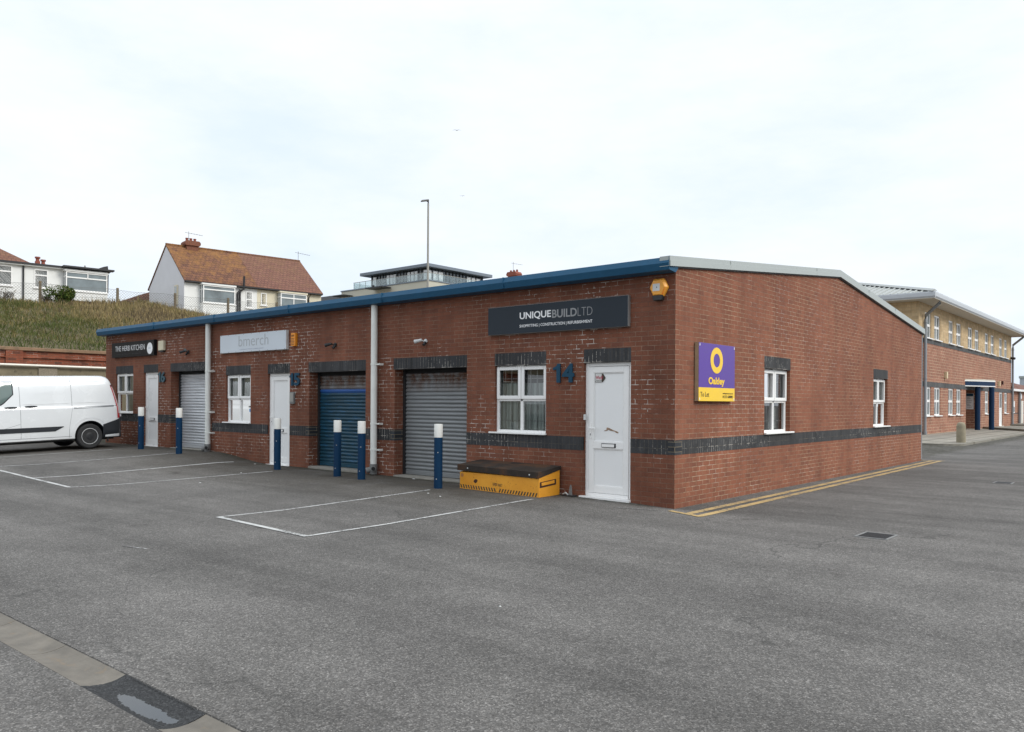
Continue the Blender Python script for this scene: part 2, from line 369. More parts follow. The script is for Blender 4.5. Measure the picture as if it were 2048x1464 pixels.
def glass(name, tint=(.72, .78, .78), refl=1.0):
    m = bpy.data.materials.new(name); m.use_nodes = True; nt = m.node_tree
    for n in list(nt.nodes): nt.nodes.remove(n)
    out = nt.nodes.new('ShaderNodeOutputMaterial'); mx = nt.nodes.new('ShaderNodeMixShader')
    tr = N(nt, 'ShaderNodeBsdfTransparent', Color=rgba(tint)); gl = N(nt, 'ShaderNodeBsdfGlossy', Roughness=.01)
    fr = N(nt, 'ShaderNodeFresnel', IOR=1.62)
    L(nt, math_(nt, 'MULTIPLY', fr.outputs[0], refl), mx.inputs[0])
    L(nt, tr.outputs[0], mx.inputs[1]); L(nt, gl.outputs[0], mx.inputs[2]); L(nt, mx.outputs[0], out.inputs[0])
    return m
M['glass'] = glass('window_glass', (.90, .94, .93), refl=2.0)
M['glass_rail'] = glass('balcony_glass', (.88, .93, .93), .35)
M['glass_dark'] = None
def dark_glass(name, col, rough=.04):
    m, nt, b = nodes(name); L(nt, ramp(nt, noise(nt, .9, 3), [(.35, tuple(c * .7 for c in col)), (.65, tuple(c * 1.3 for c in col))]).outputs[0], b.inputs['Base Color'])
    b.inputs['Roughness'].default_value = rough; b.inputs['Specular IOR Level'].default_value = .8; return m
M['glass_far'] = dark_glass('far_window_glass', (.15, .18, .19))
M['glass_dark'] = dark_glass('dark_storey_glass', (.055, .07, .08))
M['glass_van'] = dark_glass('van_glass', (.12, .16, .15))
M['room_dark'] = plain('dim_interior', (.16, .165, .16), .9)
M['blind_white'] = plain('white_blind', (.8, .82, .8), .9, vary=.08, scale=4)
M['blind'] = plain('pale_blind', (.52, .54, .52), .85, vary=.12, scale=3)
def blind_strip():
    m, nt, b = nodes('vertical_blind')
    w = N(nt, 'ShaderNodeTexWave', Scale=3.4, Distortion=.6); w.bands_direction = 'X'; L(nt, pos(nt), w.inputs['Vector'])
    L(nt, ramp(nt, w.outputs[0], [(.2, (.42, .45, .43)), (.8, (.60, .63, .60))]).outputs[0], b.inputs['Base Color']); b.inputs['Roughness'].default_value = .9
    return m
M['vblind'] = blind_strip()

def bank_mat():
    m, nt, b = nodes('bank_soil')
    f = noise(nt, .5, 6, .7)
    L(nt, ramp(nt, f, [(.35, (.075, .068, .032)), (.6, (.13, .10, .055))]).outputs[0], b.inputs['Base Color']); b.inputs['Roughness'].default_value = 1.
    return m
M['bank'] = bank_mat()
def blade_mat(name, stops):
    m, nt, b = nodes(name)
    geo = nt.nodes.new('ShaderNodeNewGeometry')
    at = nt.nodes.new('ShaderNodeAttribute'); at.attribute_name = 'dry'
    v = math_(nt, 'ADD', at.outputs['Fac'], math_(nt, 'MULTIPLY', math_(nt, 'SUBTRACT', geo.outputs['Random Per Island'], .5), .55))
    L(nt, ramp(nt, v, stops).outputs[0], b.inputs['Base Color']); b.inputs['Roughness'].default_value = .85
    b.inputs['Specular IOR Level'].default_value = .15
    return m
M['grass'] = blade_mat('rough_grass', [(0., (.060, .080, .022)), (.30, (.115, .120, .040)), (.52, (.20, .155, .066)), (.76, (.36, .275, .135)), (.88, (.20, .15, .085)), (1., (.10, .078, .05))])
M['leaf'] = blade_mat('bush_leaf', [(0., (.022, .045, .010)), (.5, (.05, .085, .016)), (1., (.12, .13, .028))])
M['twig'] = blade_mat('bare_twig', [(0., (.06, .05, .04)), (1., (.14, .115, .09))])

for k_ in ('blue_paint', 'portico_blue', 'sign_slate', 'sign_black', 'vault_lid', 'van_dark', 'blue_fascia', 'number_blue'): M[k_].node_tree.nodes['Principled BSDF'].inputs['Specular IOR Level'].default_value = .18
# ------------------------------------------------------------------ mesh helpers
class MB:
    def __init__(s): s.v = []; s.f = []; s.m = []
    def face(s, pts, mi=0):
        k = len(s.v); s.v += [tuple(p) for p in pts]; s.f.append(tuple(range(k, k + len(pts)))); s.m.append(mi)
    def hexa(s, p, mi=0):                      # 8 corners: bottom ring 0-3, top ring 4-7
        k = len(s.v); s.v += [tuple(q) for q in p]
        for q in ((3, 2, 1, 0), (4, 5, 6, 7), (0, 1, 5, 4), (1, 2, 6, 5), (2, 3, 7, 6), (3, 0, 4, 7)):
            s.f.append(tuple(k + i for i in q)); s.m.append(mi)
    def box(s, x0, x1, y0, y1, z0, z1, mi=0, P=None):
        c = [(x0, y0, z0), (x1, y0, z0), (x1, y1, z0), (x0, y1, z0), (x0, y0, z1), (x1, y0, z1), (x1, y1, z1), (x0, y1, z1)]
        s.hexa([P(*q) for q in c] if P else c, mi)
    def prism(s, poly, a, b, P, mi=0):         # poly in (u,z), extruded between depths a and b through P(u,d,z)
        k = len(s.v); n = len(poly)
        s.v += [tuple(P(u, a, z)) for u, z in poly] + [tuple(P(u, b, z)) for u, z in poly]
        s.f.append(tuple(range(k, k + n))); s.f.append(tuple(range(k + 2 * n - 1, k + n - 1, -1))); s.m += [mi, mi]
        for i in range(n):
            j = (i + 1) % n; s.f.append((k + j, k + i, k + n + i, k + n + j)); s.m.append(mi)
    def tube(s, pts, r, n=12, mi=0, caps=True, r2=None):
        k = len(s.v); pts = [Vector(p) for p in pts]; m = len(pts)
        for i, p in enumerate(pts):
            t = (pts[min(i + 1, m - 1)] - pts[max(i - 1, 0)]).normalized()
            a = Vector((0, 0, 1)) if abs(t.z) < .9 else Vector((1, 0, 0))
            e1 = t.cross(a).normalized(); e2 = t.cross(e1)
            rr = r if r2 is None else r + (r2 - r) * i / (m - 1)
            for j in range(n):
                q = 2 * math.pi * j / n; s.v.append(tuple(p + (e1 * math.cos(q) + e2 * math.sin(q)) * rr))
        for i in range(m - 1):
            for j in range(n):
                s.f.append((k + i * n + j, k + i * n + (j + 1) % n, k + (i + 1) * n + (j + 1) % n, k + (i + 1) * n + j)); s.m.append(mi)
        if caps:
            s.f.append(tuple(k + j for j in range(n))[::-1]); s.f.append(tuple(k + (m - 1) * n + j for j in range(n))); s.m += [mi, mi]
    def lathe(s, prof, origin, axis='Z', n=24, mi=0):   # prof: (r, h)
        k = len(s.v); o = Vector(origin)
        for r, h in prof:
            for j in range(n):
                q = 2 * math.pi * j / n; a, b = r * math.cos(q), r * math.sin(q)
                s.v.append(tuple(o + (Vector((a, b, h)) if axis == 'Z' else Vector((h, a, b)) if axis == 'X' else Vector((a, h, b)))))
        for i in range(len(prof) - 1):
            for j in range(n):
                s.f.append((k + i * n + j, k + i * n + (j + 1) % n, k + (i + 1) * n + (j + 1) % n, k + (i + 1) * n + j)); s.m.append(mi)
        s.f.append(tuple(k + j for j in range(n))[::-1]); s.f.append(tuple(k + (len(prof) - 1) * n + j for j in range(n))); s.m += [mi, mi]
    def build(s, name, mats, parent=None, bevel=0, smooth_=False, fix=True, local=False):
        me = bpy.data.meshes.new(name); me.from_pydata(s.v, [], s.f)
        mats = mats if isinstance(mats, (list, tuple)) else [mats]
        for q in mats: me.materials.append(M[q] if isinstance(q, str) else q)
        for p, i in zip(me.polygons, s.m): p.material_index = i
        if fix:
            bm = bmesh.new(); bm.from_mesh(me); bmesh.ops.recalc_face_normals(bm, faces=bm.faces); bm.to_mesh(me); bm.free()
        o = bpy.data.objects.new(name, me); C.objects.link(o)
        if parent is not None:
            o.parent = parent
            if parent.type == 'EMPTY' and not local:
                o.matrix_parent_inverse = Matrix.Translation(-Vector(parent.location))
        if bevel:
            md = o.modifiers.new('edge', 'BEVEL'); md.width = bevel; md.segments = 2; md.limit_method = 'ANGLE'; md.angle_limit = R(40)
        if smooth_:
            me.shade_smooth()
            if smooth_ != 'all': me.set_sharp_from_angle(angle=R(38))
        return o
def tag(o, label=None, cat=None, group=None, kind=None):
    for k, v in (('label', label), ('category', cat), ('group', group), ('kind', kind)):
        if v: o[k] = v
    return o
def thing(name, label, cat, loc=(0, 0, 0), group=None, rot=None):
    o = bpy.data.objects.new(name, None); C.objects.link(o); o.location = loc; o.empty_display_size = .2
    if rot: o.rotation_euler = rot
    return tag(o, label, cat, group)
def structure(name, mb, m, **kw): return tag(mb.build(name, m, **kw), kind='structure')

def FP(u, d, z): return (u, d, z)              # front wall: depth d into +Y
def SP(u, d, z): return (-d, u, z)             # side wall: depth d into -X
def sheet(mb, P, us, zs, ztop, openings, depth, mi=0):
    us = sorted(set(us + [q for o in openings for q in o[:2]])); zs = sorted(set(zs + [q for o in openings for q in o[2:4]]))
    for a, b in zip(us, us[1:]):
        for k, (c, d) in enumerate(zip(zs, zs[1:])):
            um, zm = (a + b) / 2, (c + d) / 2
            if any(o[0] < um < o[1] and o[2] < zm < o[3] for o in openings): continue
            mb.face([P(a, 0, c), P(b, 0, c), P(b, 0, d), P(a, 0, d)], mi)
        mb.face([P(a, 0, zs[-1]), P(b, 0, zs[-1]), P(b, 0, ztop(b)), P(a, 0, ztop(a))], mi)
    for o in openings:
        u0, u1, z0, z1 = o[:4]; dp = o[4] if len(o) > 4 else depth
        mb.face([P(u0, 0, z0), P(u0, dp, z0), P(u0, dp, z1), P(u0, 0, z1)], mi)
        mb.face([P(u1, 0, z0), P(u1, dp, z0), P(u1, dp, z1), P(u1, 0, z1)], mi)
        mb.face([P(u0, 0, z1), P(u1, 0, z1), P(u1, dp, z1), P(u0, dp, z1)], mi)
        mb.face([P(u0, 0, z0), P(u1, 0, z0), P(u1, dp, z0), P(u0, dp, z0)], mi)

def text_mb(string, P, u0, u1, z0, z1, d, thick=.003, weight=0., spacing=1., flip=False):
    cu = bpy.data.curves.new('lettering', 'FONT'); cu.body = string; cu.offset = weight; cu.space_character = spacing; cu.resolution_u = 4
    to = bpy.data.objects.new('lettering_tmp', cu); C.objects.link(to)
    dg = bpy.context.evaluated_depsgraph_get(); dg.update()
    me = bpy.data.meshes.new_from_object(to.evaluated_get(dg))
    bpy.data.objects.remove(to)
    xs = [v.co.x for v in me.vertices]; ys = [v.co.y for v in me.vertices]
    x0, x1, y0, y1 = min(xs), max(xs), min(ys), max(ys)
    mb = MB(); n = len(me.vertices)
    tr = [(u0 + (v.co.x - x0) / (x1 - x0) * (u1 - u0), z0 + (v.co.y - y0) / (y1 - y0) * (z1 - z0)) for v in me.vertices]
    mb.v = [tuple(P(u, d - thick, z)) for u, z in tr] + [tuple(P(u, d, z)) for u, z in tr]
    for p in me.polygons:
        mb.f.append(tuple(p.vertices)); mb.m.append(0)
    cnt = {}
    for p in me.polygons:
        vs = list(p.vertices)
        for a, b in zip(vs, vs[1:] + vs[:1]): cnt[(a, b)] = cnt.get((a, b), 0) + 1
    for (a, b) in cnt:
        if (b, a) not in cnt: mb.f.append((b, a, a + n, b + n)); mb.m.append(0)
    bpy.data.meshes.remove(me); bpy.data.curves.remove(cu)
    return mb
def letters(parent, string, P, box, d, m, weight=0., thick=.003, spacing=1., name='lettering'):
    return text_mb(string, P, box[0], box[1], box[2], box[3], d, thick, weight, spacing).build(name, m, parent, fix=False)

# ------------------------------------------------------------------ ground
def frange(a, b, s):
    n = max(1, round((b - a) / s)); return [a + (b - a) * i / n for i in range(n + 1)]
xs = sorted(set([-900, -400, -150, -70, -40, -30, -24.5] + frange(-24, -14.5, 1) + frange(-14, -10, .25) + frange(-9.5, -4.3, .65) + [-6, -1.7, -.75, 0, 1, 2, 3, 5, 7, 9, 9.01, 12, 20, 40, 100, 400, 900] + [-6.01]))
ys = sorted(set([-900, -400, -100, -40, -20, -16, -12, -10.5, -9.5, -8.96, -8.945, -8.92, -8.71, -8.685, -8.67, -8.2] + frange(-8, -1, .5) + [-1, -.5, 0, .5, 1, 2, 5, 10, 14, 20, 40, 80, 150, 400, 900]))
gm = MB()
for y in ys:
    for x in xs:
        z = g(x, y)
        gm.v.append((x, y, z if abs(x) < 60 else 0))
nx = len(xs)
for j in range(len(ys) - 1):
    for i in range(nx - 1):
        gm.f.append((j * nx + i, j * nx + i + 1, (j + 1) * nx + i + 1, (j + 1) * nx + i)); gm.m.append(0)
structure('ground', gm, 'asphalt')

def ribbon(mb, a, b, w, lift=.005, step=.25, mi=0):
    a, b = Vector(a[:2]), Vector(b[:2]); t = (b - a); L_ = t.length; t.normalize(); nrm = Vector((-t.y, t.x)) * (w / 2)
    n = max(1, int(L_ / step)); k = len(mb.v)
    for i in range(n + 1):
        p = a + t * (L_ * i / n)
        for q in (p - nrm, p + nrm): mb.v.append((q.x, q.y, g(q.x, q.y) + lift))
    for i in range(n):
        mb.f.append((k + 2 * i, k + 2 * i + 1, k + 2 * i + 3, k + 2 * i + 2)); mb.m.append(mi)
BAYS = [((-4.03, -1.19), (-4.17, -5.03)), ((-2.03, -.88), (-1.98, -5.17)), ((-4.17, -5.03), (-1.96, -5.17)),
        ((-8.98, -1.05), (-9.58, -4.86)), ((-11.45, -.5), (-11.4, -4.86)), ((-13.2, -.95), (-13.95, -4.7)), ((-16.0, -1.35), (-16.3, -4.9)),
        ((-9.56, -4.87), (-13.2, -4.88)), ((-13.2, -4.88), (-22, -4.9))]
for i, (a, b) in enumerate(BAYS):
    mb = MB(); ribbon(mb, a, b, .062 if i not in (2, 7, 8) else .078, .005 + .0012 * (i % 3))
    structure('parking_bay_line', mb, 'white_line')
mb = MB(); ribbon(mb, (-.62, -.62), (-.10, -.35), .05); structure('parking_bay_line', mb, 'faded_line')
mb = MB(); ribbon(mb, (-2.9, -6.87), (-2.55, -6.78), .03); structure('parking_bay_line', mb, 'faded_line')
for a, b, w in (((.41, -.36), (.24, 14.45), .125), ((.65, -.45), (.45, 14.52), .125)):
    mb = MB(); ribbon(mb, a, b, w, .005); structure('double_yellow_line', mb, 'yellow_line')
for a, b in (((.06, -.24), (.69, -.50)), ((-.05, 14.36), (.55, 14.62))):
    mb = MB(); ribbon(mb, a, b, .09, .0065); structure('double_yellow_line', mb, 'yellow_line')

# dished channel slabs
JX = [-6, -5.08, -4.17, -3.26, -2.35, -1.43, -.50, .395, 1.255]
def slab(x0, x1):
    mb = MB(); n = 8; k = 0
    P_ = []
    for i in range(n + 1):
        t = i / n; y = -8.938 + .246 * t; z = -.004 - .022 * (1 - (2 * t - 1) ** 2)
        P_.append((y, z))
    for i in range(n):
        (y0, z0), (y1, z1) = P_[i], P_[i + 1]
        mb.hexa([(x0, y0, -.06), (x1, y0, -.06), (x1, y1, -.06), (x0, y1, -.06), (x0, y0, z0), (x1, y0, z0), (x1, y1, z1), (x0, y1, z1)])
    bm_o = structure('channel_slab', mb, 'slab'); return bm_o
for a, b in zip(JX, JX[1:]): slab(a + .004, b - .004)
for a, b in ((2.145, 3.05), (3.05, 3.96), (3.96, 4.87), (4.87, 5.78)): slab(a + .004, b - .004)
# wet sunken tarmac where two slabs are missing, with water lying in its hollow
from mathutils import noise as mn
def pit_z(x, y):
    t2 = max(-1, min(1, (y + 8.815) / .123)); ends = max(0, 1 - abs((x - 1.70) / .44) ** 4)
    cen = -8.818 - .030 * math.sin((x - 1.40) * 4.0)
    dish = .0098 * max(0, 1 - ((x - 1.80) / .39) ** 2) * max(0, 1 - ((y - cen) / .095) ** 2)
    nz = mn.noise(Vector((x * 9, y * 9, 2))) * .0026 + mn.noise(Vector((x * 30, y * 30, 4))) * .0024 + mn.noise(Vector((x * 75, y * 75, 9))) * .0018
    return -.005 - .021 * (1 - t2 * t2) + .002 * (1 - ends) - dish + nz - (.004 if abs(y + 8.815) < .12 else 0) * ends
mb = MB(); nx_, ny_ = 180, 56
for j in range(ny_ + 1):
    for i in range(nx_ + 1):
        x = 1.253 + .894 * i / nx_; y = -8.945 + .26 * j / ny_; mb.v.append((x, y, pit_z(x, y)))
for j in range(ny_):
    for i in range(nx_):
        k = j * (nx_ + 1) + i; mb.f.append((k, k + 1, k + nx_ + 2, k + nx_ + 1)); mb.m.append(0)
structure('sunken_tarmac', mb, 'wet')
mb = MB(); mb.face([(1.32, -8.93, -.0328), (2.09, -8.93, -.0328), (2.09, -8.70, -.0328), (1.32, -8.70, -.0328)]); structure('puddle', mb, 'water')

# drain gullies
def gully(x0, x1, y0, y1, label):
    t = thing('drain_grate', label, 'drain cover', ((x0 + x1) / 2, (y0 + y1) / 2, 0), 'drain covers in the tarmac')
    fr = MB(); w = .03
    for a in ((x0, x1, y0, y0 + w), (x0, x1, y1 - w, y1), (x0, x0 + w, y0 + w, y1 - w), (x1 - w, x1, y0 + w, y1 - w)): fr.box(*a, -.01, .008)
    fr.build('frame', 'iron', t)
    mb = MB(); mb.box(x0 + w, x1 - w, y0 + w, y1 - w, .0045, .0052); mb.build('pit', 'dark_gap', t)
    mb = MB(); n = 7
    for i in range(n):
        yy = y0 + w + (y1 - y0 - 2 * w) * (i + .5) / n; mb.box(x0 + w, x1 - w, yy - .012, yy + .012, .0054, .0085)
    mb.build('grille', 'black', t)
gully(2.84, 3.22, -.78, -.31, 'square iron drain grate in the tarmac nearest the camera')
gully(2.80, 3.14, 8.1, 8.5, 'small far iron drain grate in the road by the right edge')

# ------------------------------------------------------------------ the row of units
bld = thing('industrial_unit', 'long single storey red brick unit with blue eaves and three shutter doors', 'building', (-9.8, 0, 0))
XL = -19.63; YB = 14.28; RZ = 7.19
SH = [(-6.31, -4.31, -.1, 2.24), (-9.17, -7.21, -.1, 2.24), (-15.52, -13.59, -.1, 2.39)]
DR = [(-1.67, -.775, -.1, 2.24), (-10.81, -9.92, -.1, 2.24), (-17.12, -16.26, -.1, 2.39)]
WF = [(-3.62, -2.455, 1.03, 2.24), (-12.67, -11.55, 1.03, 2.24), (-18.92, -17.79, 1.195, 2.39)]
WS = [(3.29, 4.50, 1.03, 2.24), (9.78, 10.95, 1.03, 2.24)]
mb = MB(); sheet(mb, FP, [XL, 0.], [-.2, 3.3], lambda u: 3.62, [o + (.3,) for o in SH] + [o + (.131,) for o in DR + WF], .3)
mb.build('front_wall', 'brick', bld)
def gz(u): return 3.62 + (4.40 - 3.62) * (1 - abs(u - RZ) / RZ) if 0 <= u <= YB else 3.62
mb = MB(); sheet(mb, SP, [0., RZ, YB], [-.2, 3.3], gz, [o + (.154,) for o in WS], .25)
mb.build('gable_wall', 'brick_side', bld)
mb = MB()
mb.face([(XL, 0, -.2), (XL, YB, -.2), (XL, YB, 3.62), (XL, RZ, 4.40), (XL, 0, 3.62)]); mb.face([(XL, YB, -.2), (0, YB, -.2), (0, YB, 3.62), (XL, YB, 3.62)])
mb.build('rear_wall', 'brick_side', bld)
# interior partition keeps the rooms dim
mb = MB(); mb.face([(XL + .1, 1.6, -.1), (-.25, 1.6, -.1), (-.25, 1.6, 3.5), (XL + .1, 1.6, 3.5)]); mb.face([(-1.6, 1.7, -.1), (-1.6, YB - .1, -.1), (-1.6, YB - .1, 3.5), (-1.6, 1.7, 3.5)])
mb.build('inner_wall', 'room_dark', bld)
# roof sheet with low ribs
mb = MB(); nrib = 100; ov = .24
prof = []
xx0, xx1 = XL - .06, .02
x = xx0
while x < xx1 - .01:
    prof += [(x, 0), (x + .06, 0), (x + .085, .028), (x + .115, .028), (x + .14, 0)]; x += .2
prof.append((xx1, 0))
def roofz(y): return 3.70 + (4.49 - 3.70) * (1 - abs(y - RZ) / (RZ + ov))
for (a, ha), (b, hb) in zip(prof, prof[1:]):
    mb.face([(a, -ov, roofz(-ov) + ha), (b, -ov, roofz(-ov) + hb), (b, RZ, roofz(RZ) + hb), (a, RZ, roofz(RZ) + ha)])
    mb.face([(a, RZ, roofz(RZ) + ha), (b, RZ, roofz(RZ) + hb), (b, YB + ov, roofz(YB + ov) + hb), (a, YB + ov, roofz(YB + ov) + ha)])
mb.build('roof', 'roof_grey', bld, fix=False)
# blue boxed eaves
EP = [(-.002, 3.60), (-.06, 3.545), (-.25, 3.565), (-.285, 3.665), (-.25, 3.755), (-.20, 3.765), (-.002, 3.765)]
mb = MB(); k = 0
ends = (XL - .06, .035)
for e in ends: mb.v += [(e, y, z) for y, z in EP]
n = len(EP)
mb.f += [tuple(range(n)), tuple(range(2 * n - 1, n - 1, -1))]; mb.m += [0, 0]
for i in range(n): j = (i + 1) % n; mb.f.append((j, i, n + i, n + j)); mb.m.append(0)
mb.build('eaves_fascia', 'blue_fascia', bld)
for x in (-3.2, -6.4, -9.6, -12.8, -16.0): mb = MB(); mb.box(x - .003, x + .003, -.2865, -.2, 3.57, 3.757); mb.build('fascia_joint', 'blue_fascia', bld)
# grey verge flashing on the gable
def slab_along(mb, y0, z0, y1, z1, xa, xb, drop, mi=0):
    mb.hexa([(xa, y0, z0 - drop), (xb, y0, z0 - drop), (xb, y1, z1 - drop), (xa, y1, z1 - drop), (xa, y0, z0), (xb, y0, z0), (xb, y1, z1), (xa, y1, z1)], mi)
for (y0, z0, y1, z1) in ((-.27, 3.765, RZ, 4.52), (RZ, 4.52, YB + .12, 3.765)):
    mb = MB(); slab_along(mb, y0, z0, y1, z1, -.12, .055, .15); slab_along(mb, y0, z0 - .07, y1, z1 - .07, .05, .062, .082)
    mb.build('verge_trim', 'verge', bld)
    mb = MB(); slab_along(mb, max(y0, 0) , (z0 if y0 > 0 else z0 + .027) - .152, y1, z1 - .152, -.02, .03, .02); mb.build('verge_gap', 'verge_dark', bld)
for y in (1.75, 5.75, 9.2, 11.4):
    z = 3.765 + .755 * (1 - abs(y - RZ) / (RZ + .2)); mb = MB(); mb.box(.045, .0635, y - .003, y + .003, z - .15, z - .002); mb.build('verge_joint', 'verge', bld)
mb = MB(); mb.hexa([(.0365, -.292, 3.62), (.0375, -.292, 3.62), (.0375, .0, 3.60), (.0365, .0, 3.60), (.0365, -.275, 3.762), (.0375, -.275, 3.762), (.0375, .0, 3.765), (.0365, .0, 3.765)]); mb.build('fascia_end', 'blue_fascia', bld)

# lintels and the blue brick band, 3 mm proud
def proud(name, P, u0, u1, z0, z1, m='blue_soldier', dp=.02, pr=.003, soffit=None):
    mb = MB(); mb.box(u0, u1, -pr, dp, z0, z1, 0, P); return mb.build(name, m, bld)
for o in SH + DR + WF: proud('lintel', FP, o[0] - (.002 if o not in SH else .03), o[1] + .002, o[3] - .002, o[3] + .222, dp=.28 if o in SH else .06)
for o in WS: proud('lintel', SP, o[0] - .01, o[1] + .01, o[3] - .002, o[3] + .222, dp=.06)
def band_segments(a, b, z0, z1, cuts):
    segs = []; cur = a
    for c in sorted(cuts):
        if c[1] < a or c[0] > b: continue
        segs.append((cur, c[0])); cur = c[1]
    segs.append((cur, b)); return segs
cuts = [(o[0] - .112, o[1]) for o in SH] + [(o[0], o[1]) for o in DR]
for s in band_segments(-13.35, -.112, .81, 1.033, [c for c in cuts if c[0] > -13.4]): proud('brick_band', FP, s[0], s[1], .81, 1.033)
for s in band_segments(XL + .002, -13.47, .975, 1.2, [c for c in cuts if c[0] < -13.4]):
    if s[1] > s[0]: proud('brick_band', FP, s[0], s[1], .975, 1.2)
proud('brick_band', SP, .222, YB - .002, .81, 1.033)
mb = MB(); mb.box(-.112, .003, -.003, .222, .81, 1.033); mb.build('brick_quoin', 'blue_quoin', bld)
for o, z0 in zip(SH, (.81, .81, .975)):
    mb = MB(); mb.box(o[0] - .112, o[0] + .003, -.003, .298, z0, z0 + .223); mb.build('brick_quoin', 'blue_quoin', bld)

# windows
def window(P, u0, u1, z0, z1, rec=.06, parent=bld, split=.575, top_casements=True, bars=True, blind=None, sill_ext=(.10, .02), old=False):
    um = (u0 + u1) / 2; zt = z0 + (z1 - z0) * (1 - .495)
    fm = 'upvc'
    mb = MB(); d0, d1 = rec, rec + .07; fw = .055
    mb.box(u0, u0 + fw, d0, d1, z0, z1, 0, P); mb.box(u1 - fw, u1, d0, d1, z0, z1, 0, P)
    mb.box(u0 + fw, u1 - fw, d0, d1, z0, z0 + .075, 0, P); mb.box(u0 + fw, u1 - fw, d0, d1, z1 - .05, z1, 0, P)
    mb.box(u0 + fw, u1 - fw, d0, d1, zt - .03, zt + .03, 0, P); mb.box(um - .03, um + .03, d0, d1, z0 + .075, z1 - .05, 0, P)
    w = mb.build('window', fm, parent, bevel=.006)
    for a, b in ((u0 + .02, um - .006), (um + .006, u1 - .02)):
        c, d = zt + .006, z1 - .02; s = .062; mb = MB()
        mb.box(a, a + s, d0 - .028, d0 - .0005, c, d, 0, P); mb.box(b - s, b, d0 - .028, d0 - .0005, c, d, 0, P)
        mb.box(a + s, b - s, d0 - .028, d0 - .0005, c, c + s, 0, P); mb.box(a + s, b - s, d0 - .028, d0 - .0005, d - s, d, 0, P)
        mb.build('casement', fm, w, bevel=.008)
    mb = MB()
    for a, b, c, d in ((u0 + .05, um - .025, z0 + .07, zt - .025), (um + .025, u1 - .05, z0 + .07, zt - .025), (u0 + .05, um - .025, zt + .025, z1 - .045), (um + .025, u1 - .05, zt + .025, z1 - .045)):
        mb.face([P(a, rec + .03, c), P(b, rec + .03, c), P(b, rec + .03, d), P(a, rec + .03, d)])
    mb.build('pane', 'glass', w)
    mb = MB(); mb.box(u0 - sill_ext[0], u1 + sill_ext[1], -.055, -.0035, z0 + .005, z0 + .035, 0, P); mb.box(u0 + .002, u1 - .002, -.004, rec + .03, z0 + .004, z0 + .034, 0, P)
    mb.build('sill', fm, w, bevel=.006)
    mb = MB(); mb.box(um - .09, um + .09, d0 - .035, d0 - .001, z1 - .02, z1 - .002, 0, P); mb.build('trickle_vent', fm, w)
    if bars:
        mb = MB(); d = rec + .065
        for i in range(1, 8):
            if i == 4: continue
            u = u0 + (u1 - u0) * i / 8; mb.box(u - .007, u + .007, d, d + .012, z0 + .02, z1 - .02, 0, P)
        for z in (z0 + .24, zt + .37): mb.box(u0 + .02, u1 - .02, d + .012, d + .02, z - .007, z + .007, 0, P)
        mb.build('security_bars', 'bar', w)
    if blind:
        mb = MB(); bz0, bz1, bm_ = blind; d = rec + .10
        mb.box(u0 - .2, u1 + .2, d, d + .01, bz0, bz1, 0, P); mb.build('blind', bm_, w)
    # shallow dim room behind
    mb = MB(); mb.box(u0 - .25, u1 + .25, .9, .95, z0 - .3, z1 + .2, 0, P); mb.build('room_back', 'room_dark', w)
    return w
w14 = window(FP, *WF[0], blind=(1.03, 1.93, 'vblind'))
w15 = window(FP, *WF[1], blind=(1.0, 2.3, 'vblind'))
for q in ((-11.84, -11.63, 1.16, 1.30), (-12.0, -11.83, 1.42, 1.54)): mb = MB(); mb.box(q[0], q[1], .115, .119, q[2], q[3]); mb.build('notice', 'paper', w15)
mb = MB(); mb.box(-11.66, -11.60, .086, .089, 1.13, 1.40); mb.box(-11.74, -11.66, .086, .089, 1.32, 1.40); mb.build('sticker', 'blue_card', w15)
w16 = window(FP, *WF[2], blind=(1.15, 2.5, 'vblind'))
ws1 = window(SP, *WS[0], rec=.085, bars=True, blind=None, sill_ext=(.02, .10))
mb = MB()     # pale paper shape stood inside the lower panes
mb.prism([(3.98, 1.12), (4.38, 1.12), (4.36, 1.45), (4.26, 1.60), (4.10, 1.60), (4.02, 1.42)], .22, .24, SP); mb.build('chair_back', 'paper', ws1)
ws2 = window(SP, *WS[1], rec=.085, bars=False, blind=(1.62, 2.3, 'vblind'), sill_ext=(.02, .10))

